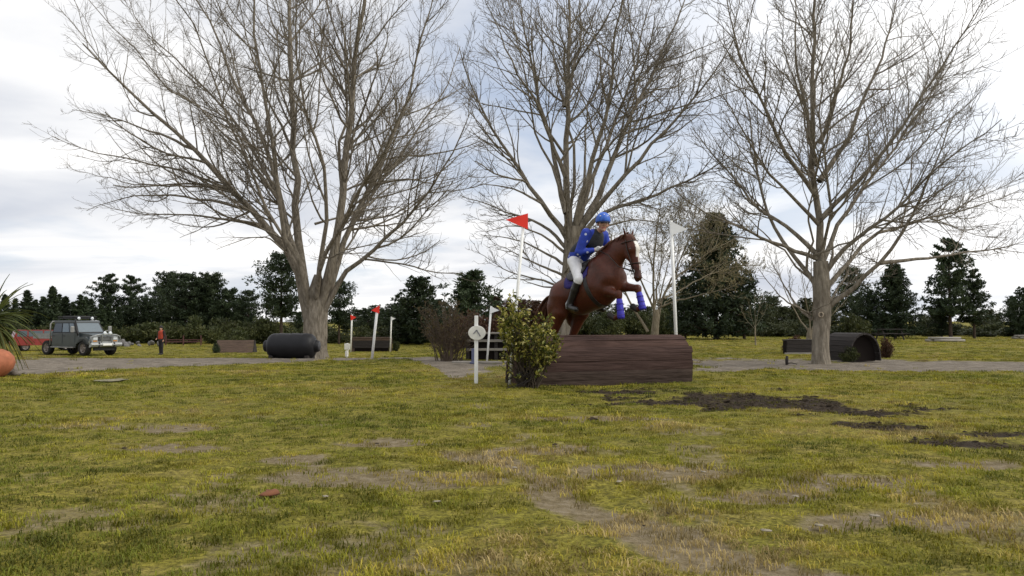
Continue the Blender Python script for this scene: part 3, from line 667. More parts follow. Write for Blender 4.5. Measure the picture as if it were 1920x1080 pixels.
def conifer(kind, px, topy, D, label, group=None, material=PINE, wsc=1.0, rz=None, name='pine_tree'):
    g = ground(px, D); top = at(px, topy, D)[2]
    crown, trunk = KINDS[kind]; h0 = {'spire': 6, 'spire2': 6, 'fir': 6, 'dense': 9.4}.get(kind, 9.0) * 1.02
    s = (top - g[2]) / h0
    o = thing(name, label, 'pine tree', g, random.random() * 6.28 if rz is None else rz, group); o.scale = (s * wsc, s * wsc, s)
    c = bpy.data.objects.new('crown', crown); COL.objects.link(c); c.parent = o
    if not crown.materials: crown.materials.append(material)
    if crown.materials[0] != material:
        c.material_slots[0].link = 'OBJECT'; c.material_slots[0].material = material
    t = bpy.data.objects.new('trunk', trunk); COL.objects.link(t); t.parent = o
    return o
# the young row behind the parked ute
row = 'young pointed pine in the dark row beyond the parked ute'
for px, ty in [(-60, 560), (-38, 545), (-15, 565), (8, 552), (28, 560), (50, 545), (66, 562), (80, 556), (97, 537), (110, 552), (122, 556), (136, 566), (150, 553), (160, 556), (170, 560), (188, 572), (204, 570), (222, 575)]:
    conifer('spire' if random.random() < .6 else 'spire2', px, ty, random.uniform(72, 82), row, 'young pines beyond the ute', wsc=random.uniform(.9, 1.25))
conifer('tiered', 203, 514, 84, 'tall pine with flat tiers above the young row, left of its near twin', 'tiered pines', wsc=.95, rz=1.0)
conifer('tiered', 245, 517, 85, 'tall pine with flat tiers beside the gap in the wood', 'tiered pines', wsc=.9, rz=4.0)
mass = 'broad dark radiata pine in the wood behind the person in red'
for px, ty, k, w in [(272, 560, 'radiata', 1.0), (300, 535, 'radiata2', .9), (316, 511, 'radiata', .85), (348, 512, 'radiata2', .95), (374, 520, 'radiata', .9), (396, 513, 'radiata', .9), (428, 541, 'radiata2', 1.0), (450, 560, 'radiata', 1.0), (466, 544, 'radiata2', .85), (240, 575, 'radiata', 1.2), (200, 585, 'radiata', 1.2), (340, 560, 'radiata', 1.1), (410, 565, 'radiata', 1.2), (370, 585, 'radiata', 1.3)]:
    conifer(k, px, ty, random.uniform(76, 86), mass, 'radiata pines of the wood', wsc=w)
conifer('open', 527, 474, 60, 'old pine with open clumped crown just behind the largest bare tree', None, wsc=.95, rz=.6)
conifer('open', 636, 528, 66, 'pine whose few flat boughs show beside the thick trunk', None, wsc=.9, rz=2.2)
far = 'low far pine in the distant skyline behind the small flags'
for px, ty in [(560, 585), (600, 590), (650, 588), (672, 580), (690, 578), (704, 572), (722, 580), (738, 570), (752, 575), (840, 578), (858, 584)]:
    conifer(random.choice(['radiata', 'fir', 'radiata2']), px, ty, random.uniform(92, 110), far, 'pines of the distant skyline', wsc=random.uniform(1.0, 1.4))
conifer('fir', 786, 521, 66, 'dark fir with one sharp top behind the dry bush', None, wsc=1.2, rz=.3)
conifer('fir', 762, 560, 67, 'small fir touching the sharp topped fir', None, wsc=1.2)
conifer('fir', 818, 562, 70, 'short fir between the two sharp topped firs', None, wsc=1.2)
conifer('fir', 885, 509, 62, 'dark fir above the rust coloured bushes', None, wsc=1.15, rz=2.0)
conifer('spire', 872, 517, 62.5, 'narrow fir leader growing against the taller fir', None, wsc=1.0)
rb = 'brownish far pine behind the red flag pole'
for px, ty in [(930, 556), (955, 568), (978, 562), (1004, 564), (1026, 570), (1080, 562), (1105, 570), (1130, 566), (1160, 570), (1190, 572)]:
    conifer('radiata', px, ty, random.uniform(78, 88), rb, 'brownish pines behind the jump', material=RUSTY if px < 1030 else PINE_OLIVE, wsc=random.uniform(.9, 1.2))
conifer('dense', 1342, 399, 58, 'big dense conical pine behind the white flag', None, wsc=.93, rz=1.2)
conifer('radiata', 1285, 520, 60, 'lower dark pine overlapping the big conical pine', None, wsc=.9)
conifer('radiata2', 1395, 520, 59, 'lower pine at the foot of the big conical pine', None, wsc=1.1)
fr = 'low hazy pine in the far wood between the big pines'
for px, ty in [(1430, 570), (1447, 556), (1470, 575), (1490, 570), (1512, 560), (1535, 566), (1560, 560), (1730, 590), (1752, 580), (1835, 585), (1856, 580), (1872, 588), (1930, 580), (1960, 570), (1250, 560), (1215, 575), (1180, 580)]:
    conifer(random.choice(['radiata', 'fir']), px, ty, random.uniform(85, 100), fr, 'pines of the far wood', material=PINE_OLIVE, wsc=random.uniform(1.0, 1.4))
conifer('radiata2', 1598, 500, 66, 'dark pine seen just past the scarred trunk', None, wsc=.8)
conifer('dense', 1678, 494, 62, 'dark rounded pine behind the picnic table', None, wsc=.95, rz=.4)
conifer('radiata', 1632, 545, 63, 'shorter pine filling in beside the dark rounded pine', None, wsc=.9)
conifer('tiered', 1782, 447, 60, 'tall ragged pine standing alone with long flat boughs', None, wsc=.85, rz=2.6)
conifer('tiered', 1826, 505, 60.5, 'ragged pine leaning out beside its taller neighbour', None, wsc=.9, rz=.2)
conifer('radiata', 1765, 560, 61, 'dark bushy pine under the tall ragged pine', None, wsc=.9)
conifer('radiata', 1900, 556, 70, 'pine at the end of the far wood', None, wsc=.8)
conifer('fir', 1925, 540, 68, 'pointed fir at the end of the far wood', None, wsc=1.1)
def blob_mesh(name, rx, ry, rz, n, size, width, seed, k=26):
    rs = np.random.default_rng(seed); c = unit(rs.normal(size=(k, 3))) * rs.random((k, 1)) ** .5 * .8; c[:, 2] = np.abs(c[:, 2])
    c = c * (rx, ry, rz) + (0, 0, rz * .12)
    V = sprays(c, np.full(k, min(rx, rz) * .42), n, size, width, .4, rs, .6); V[:, 2] = np.maximum(V[:, 2], -.05)
    me = npmesh(name, V, np.arange(len(V)).reshape(-1, 4), False)
    vattr(me, 'rnd', np.repeat(np.clip(np.repeat(rs.random(k), n) * .5 + rs.random(k * n) * .5, 0, 1), 4)); return me
def stems_mesh(rx, h, n, seed, r0=.02):
    rs = np.random.default_rng(seed); P = []
    for i in range(n):
        a = rs.random() * 6.28; l = rs.random() * .8
        P.append([(0.05 * math.cos(a), .05 * math.sin(a), -.05), (rx * l * .5 * math.cos(a), rx * l * .5 * math.sin(a), h * .5), (rx * l * math.cos(a), rx * l * math.sin(a), h * (.8 + .2 * rs.random()))])
    V, F = tubes(np.array(P), np.tile([r0, r0 * .7, r0 * .3], (n, 1)), 5); return npmesh('stems', V, F)
SHRUBS = [blob_mesh('foliage', 1.5, 1.2, 1.9, 110, .22, .10, s) for s in (1, 2, 3)]; SSTEM = stems_mesh(1.2, 1.6, 8, 1); SSTEM.materials.append(PBARK)
for s in SHRUBS: s.materials.append(SCRUB)
def shrub(px, D, h, w, label, group=None, material=SCRUB, k=None):
    o = thing('shrub', label, 'shrub', ground(px, D), random.random() * 6.28, group); o.scale = (w / 3, w / 3, h / 2.1)
    c = bpy.data.objects.new('foliage', random.choice(SHRUBS) if k is None else SHRUBS[k]); COL.objects.link(c); c.parent = o
    if material != SCRUB: c.material_slots[0].link = 'OBJECT'; c.material_slots[0].material = material
    t = bpy.data.objects.new('stems', SSTEM); COL.objects.link(t); t.parent = o
    return o
sl = 'olive scrub bush along the foot of the far wood'
for px in list(range(-60, 500, 30)) + list(range(505, 900, 34)) + list(range(1060, 1320, 30)):
    sl, sgp = [(l, gname) for lim_, l, gname in ((235, 'olive scrub bush behind the parked ute and the young pines', 'scrub behind the ute'), (385, 'tall olive scrub bush along the wood behind the person in red', 'scrub behind the person'), (500, 'tall olive scrub bush along the wood behind the slanted brown jump', 'scrub behind the brown jump'), (650, 'olive scrub bush seen past the black drum and thick trunk', 'scrub behind the drum'), (900, 'low olive scrub bush behind the far pennants', 'scrub behind the far pennants'), (9999, 'low olive scrub bush behind the horse and log jump', 'scrub behind the log jump')) if px < lim_][0]
    shrub(px + random.uniform(-9, 9), random.uniform(67, 72) if px < 900 else random.uniform(68, 76), random.uniform(1.5, 2.9) if px < 600 else (random.uniform(1.3, 2.3) if px < 900 else random.uniform(2.2, 3.2)), random.uniform(2.6, 4.0), sl, sgp)
sr = 'grey green scrub bush below the far pines past the white flag'
for px in range(1380, 1960, 30):
    shrub(px + random.uniform(-9, 9), random.uniform(68, 80), random.uniform(.9, 2.2), random.uniform(2.4, 4.2), sr, 'scrub past the white flag', PINE_OLIVE)
for px, D, h, w in [(860, 52, 2.6, 2.4), (890, 54, 2.9, 2.8), (915, 55, 2.4, 2.6), (945, 56, 2.2, 2.6), (845, 50, 2.0, 1.8)]:
    shrub(px, D, h, w, 'rust brown bush under the dark fir', 'rusty bushes', RUSTY)
shrub(1605, 50, 2.2, 2.4, 'olive yellow bush just past the scarred trunk', None, SCRUB, 1)
shrub(1590, 21.0, .46, .55, 'small green bush in front of the half round tunnel jump', None, SCRUB, 0)
shrub(1662, 24.0, .75, .55, 'rusty small bush at the open end of the tunnel jump', None, RUSTY, 1)
shrub(1490, 30.5, .8, .9, 'low dull bush beside the dark box jump', None, RUSTY, 2)
shrub(438, 53.0, 1.9, 2.6, 'green bush behind the slanted brown jump', None, SCRUB, 2)
shrub(743, 52.5, .85, .7, 'small green bush at the end of the hanging panel jump', None, SCRUB, 1)
shrub(406, 49.5, .75, .6, 'dark small bush at the end of the slanted brown jump', None, PINE, 0)
# dry twiggy bush
def dry_bush(px, D, h, w, label):
    rs = np.random.default_rng(5); g = ground(px, D); root = thing('dry_bush', label, 'bush', g)
    n = 70; a = rs.random(n) * 6.28; l = rs.random(n) ** .6 * w / 2; P = np.zeros((n, 7, 3)); st = np.stack([np.cos(a) * .42 * rs.random(n), np.sin(a) * .42 * rs.random(n), np.zeros(n) - .03], 1)
    hh = h * (.35 + .7 * rs.random(n))
    for k, t in enumerate(np.linspace(0, 1, 7)):
        P[:, k] = st + np.stack([np.cos(a) * l * t ** 1.3, np.sin(a) * l * t ** 1.3, hh * t], 1) + rs.normal(size=(n, 3)) * .02 * t
    R0 = .011 * np.linspace(1, .3, 7)[None] * np.ones((n, 1))
    P1, R1 = grow(P, R0, 7, (.2, 1), (R(15), R(45)), .4, 5, .2, .12, rs, rmin=.005); P2, R2 = grow(P1, R1, 8, (.2, 1), (R(20), R(50)), .45, 4, .1, .13, rs, rmin=.004)
    ms = [tubes(P, R0, 4), tubes(P1, R1, 3), tubes(P2, R2, 3)]; off = 0; Vs = []; Fs = []
    for V, F in ms: Vs.append(V); Fs.append(F + off); off += len(V)
    obj('stems', npmesh('stems', np.concatenate(Vs), np.concatenate(Fs)), mat('dry_twig', (.125, .090, .062), .9, col2=(.065, .048, .035), scale=3), root)
    tips = np.concatenate([P2[:, -1], P1[:, -1]]); tips = tips[rs.random(len(tips)) < .5]
    V = sprays(tips, np.full(len(tips), .03), 2, .07, .035, .2, rs, .6); me = npmesh('dead_leaves', V, np.arange(len(V)).reshape(-1, 4), False); vattr(me, 'rnd', rs.random(len(V)))
    obj('dead_leaves', me, leafmat('dead_leaf', [(.06, .045, .02), (.10, .07, .035), (.09, .085, .03)]), root)
dry_bush(842, 22.5, 1.45, 1.25, 'dry brown twiggy bush beside the sandy track')
# ------------------------------------------------------------------ jumps, flags, signs
WOODB = mat('dark_brown_board', (.082, .052, .045), .88, col2=(.034, .021, .018), scale=4, bump=.6, stretch=(.45, 11, 11), spec=.08, bscale=9)
WOODB2 = mat('red_brown_board', (.090, .054, .045), .88, col2=(.040, .025, .020), scale=6, bump=.6, stretch=(.5, 9, 9), spec=.08, bscale=9)
WOODG = mat('muddy_grey_board', (.070, .049, .040), .9, col2=(.030, .020, .016), scale=4, bump=.5, stretch=(.7, 7, 7), spec=.2, bscale=9)
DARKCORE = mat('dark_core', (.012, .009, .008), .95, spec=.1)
WHITEP = mat('white_paint', (.78, .78, .76), .5, .06, 6, spec=.35)
WHITEP_DIRTY = mat('weathered_white_paint', (.68, .67, .62), .6, .12, 9, spec=.3)
REDF = mat('red_flag_paint', (.80, .030, .015), .5, .08, 6)
WHITEF = mat('white_flag_paint', (.74, .75, .76), .5, .05, 6)
DARKW = mat('dark_stained_wood', (.026, .021, .019), .85, .4, 5, .4, stretch=(.5, 6, 6))
BROWNW = mat('brown_stained_wood', (.095, .062, .045), .8, .35, 5, .4, stretch=(.5, 6, 6))
GREYW = mat('weathered_grey_wood', (.24, .22, .19), .85, .3, 5, .3, stretch=(.5, 6, 6))
# --- the roll top log jump: boards laid along a D profile
LA = np.array(at(986, 727, 12.49)[:2]); LB = np.array(at(1298, 715, 13.62)[:2])
LDIR = (LB - LA) / np.linalg.norm(LB - LA); LLEN = np.linalg.norm(LB - LA); LPERP = np.array([-LDIR[1], LDIR[0]])
log = thing('roll_top_jump', 'big brown roll top log jump made of long boards', 'jump', (LA[0], LA[1], float(gh(LA[0], LA[1]))), math.atan2(LDIR[1], LDIR[0]))
def log_profile():
    W, Hs, Ht = .84, .36, .78; pts = [(0.02, -.06), (0.0, Hs * .5), (0.0, Hs)]
    for a in np.linspace(0, 180, 19)[1:-1]:
        pts.append((W / 2 - W / 2 * math.cos(R(a)), Hs + (Ht - Hs) * math.sin(R(a)) ** .82))
    pts += [(W, Hs), (W, Hs * .5), (W - .02, -.06)]
    return np.array(pts)
LP = log_profile(); ld = np.r_[0, np.cumsum(np.linalg.norm(np.diff(LP, axis=0), axis=1))]
def build_log():
    rs = np.random.default_rng(4)
    nb = 16; cuts = np.linspace(0, ld[-1], nb + 1); cuts[1:-1] += rs.normal(size=nb - 1) * .012
    cen = np.array([.42, .2])
    for k in range(nb):
        s = np.linspace(cuts[k] + .0009, cuts[k + 1] - .0009, 4); p = np.stack([np.interp(s, ld, LP[:, i]) for i in range(2)], 1)
        nrm = p - cen; nrm /= np.linalg.norm(nrm, axis=1, keepdims=True)
        lift = rs.normal() * .0018; outp = p + nrm * (lift + np.array([-.0025, .001, .001, -.0025]))[:, None]; inn = p - nrm * .045
        e0, e1 = rs.normal() * .012, LLEN + rs.normal() * .014; xs = np.linspace(e0, e1, 22); wav = np.cumsum(rs.normal(size=22)) * .0016
        V = []; ring = np.concatenate([outp, inn[::-1]])
        for i, x in enumerate(xs):
            gr = rs.normal(size=(8, 1)) * .0016
            nn = np.concatenate([nrm, nrm[::-1]]); q = ring + nn * (wav[i] + gr) * np.array([1] * 4 + [0] * 4)[:, None]
            V += [(x, a, b) for a, b in q]
        F = [(i * 8 + j, i * 8 + (j + 1) % 8, i * 8 + 8 + (j + 1) % 8, i * 8 + 8 + j) for i in range(21) for j in range(8)]
        n = len(V); F += [(3, 2, 1, 0), (7, 6, 5, 4), (7, 4, 3, 0)][:0] + [(0, 7, 6, 1)[::-1], (1, 6, 5, 2)[::-1], (2, 5, 4, 3)[::-1]]
        F += [(n - 8 + a, n - 8 + b, n - 8 + c, n - 8 + d) for a, b, c, d in ((0, 7, 6, 1), (1, 6, 5, 2), (2, 5, 4, 3))]
        me = npmesh('board', V, np.array(F)[:, ::-1], False)
        obj('board', me, WOODG if k in (0, 1, nb - 2, nb - 1) else (WOODB if rs.random() < .6 else WOODB2), log)
    inn = LP * np.array([.88, .93]) + np.array([.05, 0]); MB().add([(x, a, b) for x in (.06, LLEN - .05) for a, b in inn], [(j, j + 1, j + 1 + len(inn), j + len(inn)) for j in range(len(inn) - 1)]).build('core', DARKCORE, log)
    for x, nm in ((.035, 'end_panel'), (LLEN - .055, 'end_panel')):
        n = len(inn); m = MB(); V = [(x, a, b) for a, b in inn] + [(x + .02, a, b) for a, b in inn] + [(x, .42, 0), (x + .02, .42, 0)]
        m.add(V, [(j, j + 1, 2 * n) for j in range(n - 1)] + [(n + j + 1, n + j, 2 * n + 1) for j in range(n - 1)]); m.build(nm, WOODB, log)
build_log()
# --- flags on poles
def flag_pole(base, top, flagpts, r, flagmat, label, polemat=WHITEP, group=None, taper=1.0):
    b = np.array(base); root = thing('flag_pole', label, 'flag', tuple(b), 0, group); tp = np.array(top) - b
    MB().tube([(0, 0, -.05), tp * .5, tp], [r, r, r * taper], 10).build('pole', polemat, root, True)
    V = [np.array(p) - b for p in flagpts]; nrm = np.array([0, .006, 0])
    MB().add([v - nrm for v in V] + [v + nrm for v in V], [(0, 1, 2), (5, 4, 3)]).add([v - nrm for v in V] + [v + nrm for v in V], [(0, 3, 4, 1), (1, 4, 5, 2), (2, 5, 3, 0)]).build('flag', flagmat, root)
    return root
D1 = 12.75
flag_pole((at(955, 716, D1)[0], D1, float(gh(at(955, 716, D1)[0], D1))), at(983, 402, D1 + .1), [at(990, 400, D1 + .06), at(948, 412, D1 + .06), at(990, 430, D1 + .06)], .024, REDF, 'white pole leaning with a large red pennant above the leafy bush')
D2 = 14.35
flag_pole((at(1271, 690, D2)[0], D2, float(gh(at(1271, 690, D2)[0], D2))), at(1258, 414, D2), [at(1256, 414, D2 - .05), at(1289, 430, D2 - .05), at(1258, 442, D2 - .05)], .030, WHITEF, 'white pole with a large white pennant at the end of the roll top jump')
D3 = 21.5
flag_pole(ground(913, D3), at(921, 574, D3), [at(920, 574, D3 - .04), at(936, 582, D3 - .04), at(919, 588, D3 - .04)], .028, WHITEF, 'thin white pole with a small white pennant between the sign and the bush')
D4 = 25.5
flag_pole(ground(698, D4), at(708, 574, D4), [at(712, 572, D4 - .05), at(696, 582, D4 - .05), at(711, 588, D4 - .05)], .042, REDF, 'leaning white pole with a red pennant at the grass edge past the black drum')
D5 = 51.0
flag_pole(ground(658, D5), at(660, 590, D5), [at(657, 590, D5 - .05), at(668, 595, D5 - .05), at(658, 601, D5 - .05)], .05, REDF, 'far white pole with a small red pennant beside the hanging panel jump', WHITEP_DIRTY)
flag_pole(ground(732, D5), at(734, 594, D5), [at(733, 594, D5 - .05), at(742, 597, D5 - .05), at(733, 602, D5 - .05)], .045, WHITEF, 'far white pole with a small white pennant beside the hanging panel jump', WHITEP_DIRTY)
# --- number sign
def number_sign():
    D = 13.1; g = np.array(ground(893, D)); root = thing('number_sign', 'white oval fence number sign on a white post', 'sign', tuple(g)); top = at(896.5, 592, D) - g; c = at(896, 624, D) - g
    MB().box(-.03, .03, -.03, .03, -.08, top[2], .006).build('post', WHITEP, root)
    n = 28; V = []; 
    for y, k in ((-.052, .97), (-.048, 1), (-.036, 1)):
        V += [(c[0] * .5 + .142 * k * math.cos(a), y, c[2] + .118 * k * math.sin(a)) for a in np.linspace(0, 2 * math.pi, n, endpoint=False)]
    F = [(i * n + j, i * n + (j + 1) % n, i * n + n + (j + 1) % n, i * n + n + j) for i in range(2) for j in range(n)]
    m = MB().add(V, F); m.add([(c[0] * .5, -.053, c[2])] + V[:n], [(0, j + 1, (j + 1) % n + 1) for j in range(n)]); m.add([(c[0] * .5, -.036, c[2])] + V[2 * n:], [(0, (j + 1) % n + 1, j + 1) for j in range(n)])
    d = m.build('disc', WHITEP_DIRTY, root, True)
    mk = MB(); x0, z0 = c[0] * .5, c[2]
    def bar(p, q, w):
        p = np.array(p); q = np.array(q); t = (q - p) / np.linalg.norm(q - p); s = np.array([-t[1], t[0]]) * w / 2
        mk.add([(x0 + v[0], y, z0 + v[1]) for y in (-.058, -.0535) for v in (p - s, p + s, q + s, q - s)], [(0, 1, 2, 3), (7, 6, 5, 4), (0, 3, 7, 4), (1, 5, 6, 2), (0, 4, 5, 1), (3, 2, 6, 7)])
    bar((-.055, -.015), (-.005, .045), .018); bar((-.005, .045), (.055, -.055), .02)
    mk.build('mark', mat('grey_mark', (.20, .20, .22), .7), d, label='small grey slanting mark on the disc')
number_sign()
# --- table like rail jump behind the sign
def rail_jump():
    D = 23.0; g = ground(930, D); root = thing('rail_jump', 'low dark jump with grey rails behind the leafy bush', 'jump', g, R(6)); w = .85
    for z in (.30, .55): MB().box(-w, w, -.05, -.02, z - .035, z + .035, .005).build('rail', GREYW, root)
    MB().box(-w, w, -.08, .45, .74, .79, .01).build('top_board', GREYW, root)
    MB().box(-w + .03, w - .03, .05, .40, 0, .735).build('back_panel', DARKCORE, root)
    for x in (-w + .04, 0, w - .04): MB().box(x - .05, x + .05, -.015, .045, -.05, .735, .008).build('post', DARKW, root)
rail_jump()
tag(MB().box(-.9, .9, -.06, .06, -.02, .05, .012).build('edging_plank', GREYW), 'pale plank lying on the track at the foot of the small white pennant', 'plank').location = ground(913, 20.6)
tag(MB().box(-.05, .05, -.05, .05, -.05, .36, .008).box(-.09, .09, -.09, .09, -.02, .03, .008).build('blue_post', mat('blue_paint', (.09, .10, .17), .7, .1)), 'short bluish post just behind the number sign', 'post').location = ground(888, 20.2)
# --- black drum
def drum():
    D = 27.3; px = 548; g = ground(px, D); root = thing('drum_jump', 'black plastic drum jump with rounded ends below the largest bare tree', 'jump', g, R(-4))
    r, hl = .43, .80; pr = [(0.02, -hl - .16), (.17, -hl - .15), (.19, -hl - .13), (.205, -hl - .05)]
    for a in np.linspace(5, 90, 9): pr.append((r - .24 + .24 * math.sin(R(a)), -hl + .22 - .24 * math.cos(R(a))))
    for x in (-.42, -.40, -.0, .02, .42, .44): pr.append((r + (.012 if x in (-.40, .02, .44) else 0) , x))
    pr += [(a, -b) for a, b in pr[12::-1]]
    MB().lathe(pr, 40, (0, 0, r - .02), 'x').build('barrel', mat('black_plastic', (.014, .0135, .016), .5, col2=(.009, .009, .010), scale=3, spec=.25, bump=.15), root, True)
    for s in (-1, 1):
        MB().lathe([(0.02, s * (hl + .165)), (.13, s * (hl + .168)), (.145, s * (hl + .15)), (.145, s * (hl + .10))][:: s], 24, (0, 0, r - .02), 'x').build('end_cap', mat('worn_cap', (.06, .06, .066), .6, .3, 10), root, True)
        MB().box(s * .62 - .06, s * .62 + .06, -.38, .38, -.05, .10, .01).build('cradle', DARKW, root)
drum()
# --- brown slanted jump and hanging panel jump
def slanted_jump():
    g = ground(440, 50.0); root = thing('slanted_jump', 'slanted brown board jump standing on the far grass by the track', 'jump', g, R(3)); w = 1.12
    for k in range(5):
        z0, z1 = k * .16, k * .16 + .15; y0, y1 = k * .06, (k + 1) * .06
        MB().add([(-w, y0, z0), (w, y0, z0), (w, y1, z1), (-w, y1, z1), (-w, y0 + .04, z0), (w, y0 + .04, z0), (w, y1 + .04, z1), (-w, y1 + .04, z1)], [(0, 1, 2, 3), (7, 6, 5, 4), (0, 4, 5, 1), (3, 2, 6, 7), (0, 3, 7, 4), (1, 5, 6, 2)]).build('board', BROWNW, root)
    for s in (-1, 1): MB().prism([(0, 0), (.9, 0), (.42, .78), (.36, .78)], -.03, .03).build('side_panel', DARKW, root).matrix_local = Matrix.Translation((s * (w + .032), .02, 0)) @ Matrix.Rotation(R(90), 4, 'Z')
slanted_jump()
def panel_jump():
    g = ground(697, 52.0); root = thing('hanging_panel_jump', 'dark hanging panel jump between the two far flag poles', 'jump', g); w = 1.22
    for k in range(4): MB().box(-w, w, .0, .05, .22 + k * .165, .375 + k * .165, .01).build('board', DARKW if k < 3 else BROWNW, root)
    MB().box(-w - .05, w + .05, -.05, .28, .885, .93, .01).build('top_board', BROWNW, root)
    MB().box(-w + .1, w - .1, .08, .11, .0, .6).build('back_panel', DARKCORE, root)
    for s in (-1, 1): MB().box(s * w - .08, s * w + .08, .055, .24, -.05, .88, .01).build('post', BROWNW, root)
panel_jump()
def marker(px, D, h, label, head):
    g = ground(px, D); root = thing('marker_post', label, 'post', g); MB().box(-.05, .05, -.05, .05, -.1, h, .01).build('post', WHITEP_DIRTY, root)
    if head: MB().box(-.16, .16, -.08, -.052, h - .36, h - .02, .02).build('plate', WHITEP_DIRTY, root)
marker(652, 44.0, .72, 'white numbered marker post with square plate near the far red pennant', True)
marker(650, 36.0, .32, 'short white peg standing in the sandy track', False)
# --- tunnel jump, box jump
def tunnel():
    D = 21.6; x0 = at(1548, 660, D)[0]; g = ground(1594, D); root = thing('tunnel_jump', 'dark half round tunnel jump with an open black end behind the scarred trunk', 'jump', g, R(-14)); r = .60; l = .62; h = .84
    n = 13; angs = np.linspace(0, 180, n + 1)
    for k in range(n):
        a0, a1 = R(angs[k] + .5), R(angs[k + 1] - .5); V = []
        for x in (-l, l):
            for q, a in ((1, a0), (1, a1), (.93, a1), (.93, a0)): V.append((x, -r * q * math.cos(a), h * q * math.sin(a) ** .8 if math.sin(a) > 0 else 0))
        MB().add(V, [(0, 1, 5, 4)[::-1], (3, 2, 6, 7), (1, 2, 6, 5)[::-1], (0, 4, 7, 3)[::-1], (0, 3, 2, 1)[::-1], (4, 5, 6, 7)[::-1]]).build('stave', DARKW, root)
    m = MB(); arc = [(l * .7, -r * .9 * math.cos(R(a)), h * .9 * max(0, math.sin(R(a))) ** .8) for a in np.linspace(0, 180, 15)]; m.add(arc + [(l * .7, 0, 0)], [(j, j + 1, 15) for j in range(14)]); m.build('painted_shade_panel', DARKCORE, root)  # black sheet added inside the mouth; the interior's shade is put into its colour
    root.rotation_euler = (0, 0, R(-70)); root.scale = (.85, .88, .90)
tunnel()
def box_jump():
    g = ground(1506, 29.0); root = thing('box_jump', 'low dark sloping box jump half hidden by the scarred trunk', 'jump', g, R(2)); w = .62
    for k in range(3): MB().box(-w + k * .03, w - k * .03, k * .05, k * .05 + .05, .03 + k * .15, .17 + k * .15, .01).build('board', DARKW, root)
    MB().box(-w + .06, w - .06, .1, .6, .48, .53, .01).build('top_board', DARKW, root); MB().box(-w + .08, w - .08, .16, .58, 0, .475).build('core', DARKCORE, root)
    MB().box(-w - .1, w + .1, -.1, -.02, -.02, .06, .01).build('ground_rail', GREYW, root)
box_jump()
tag(MB().tube([(0, 0, -.05), (0, 0, .10), (.01, 0, .19)], [.035, .04, .03], 8).tube([(0, 0, .01), (.12, -.02, .02), (.24, -.03, -.01)], .012, 6).build('tree_stub', DARKW, None, True), 'small dark stub sticking up beside the scarred trunk', 'stub').location = ground(1474, 19.6)
# --- picnic table, stacked rails far right
def picnic_table(px, D):
    g = ground(px, D); root = thing('picnic_table', 'dark far picnic table under the rounded pine', 'table', g, R(8))
    for k in range(4): MB().box(-.95, .95, -.38 + k * .2, -.2 + k * .2, .72, .76, .006).build('table_board', DARKW, root)
    for s in (-1, 1):
        MB().box(-.95, .95, s * .72 - .13, s * .72 + .13, .42, .46, .006).build('seat_board', DARKW, root)
        for y in (-1, 1): MB().tube([(s * .7, y * .55, 0), (s * .7, y * .2, .72)], .045, 6).build('leg', DARKW, root)
        MB().box(s * .7 - .03, s * .7 + .03, -.8, .8, .34, .415, .005).build('cross_beam', DARKW, root)
picnic_table(1668, 56); 
def rail_stack(px, D):
    g = ground(px, D); root = thing('rail_stack', 'low stack of weathered rails on the far grass', 'timber stack', g, R(5)); rs = random.Random(2)
    for k in range(9):
        row, c = divmod(k, 5); y = (c - 2 + row * .5) * .17; MB().tube([(-1.0 + rs.uniform(-.2, .2), y, .08 + row * .14), (0, y + .02, .085 + row * .14), (1.0 + rs.uniform(-.2, .2), y, .08 + row * .14)], .075, 8).build('rail', GREYW, root, True)
    for s in (-1, 1): MB().box(s * .6 - .06, s * .6 + .06, -.5, .5, -.05, .02).build('bearer', DARKW, root)
rail_stack(1768, 50)
rail_stack(1925, 60)
for o in COL.objects:
    if o.name.startswith('rail_stack.') : o['label'] = 'small timber stack at the very end of the far grass'
def rubble(px, D, label, n, w, h, m, seed):
    rs = np.random.default_rng(seed); g = ground(px, D); root = thing('stone_pile', label, 'stones', g)
    for i in range(n):
        s = rs.uniform(.16, .36) * h / .6; c = (rs.uniform(-w / 2, w / 2), rs.uniform(-.4, .4), rs.uniform(.02, h * .6))
        v = unit(rs.normal(size=(14, 3))); ob = MB().lathe([(.02, -.8), (.6, -.6), (1, -.1), (.8, .5), (.35, .8), (.02, .85)], 7).build('stone', m, root)
        ob.location = c; ob.scale = (s * rs.uniform(.8, 1.5), s, s * .7); ob.rotation_euler = tuple(rs.uniform(0, 3, 3))
rubble(268, 62, 'low grey heap of stones at the edge of the wood', 16, 3.4, .45, mat('grey_stone', (.13, .125, .12), .9, .3, 5), 3)
tag(MB().box(-1.5, 1.5, -.03, .03, .25, .33).box(-1.5, 1.5, -.03, .03, .42, .48).box(-1.45, -1.35, -.05, -.031, -.1, .8).box(1.35, 1.45, -.05, -.031, -.1, .8).box(-.05, .05, -.05, -.031, -.1, .8).build('low_fence', mat('faded_red_paint', (.10, .045, .04), .9, .3)), 'low faded red rail fence far behind the person', 'fence').location = ground(345, 64)
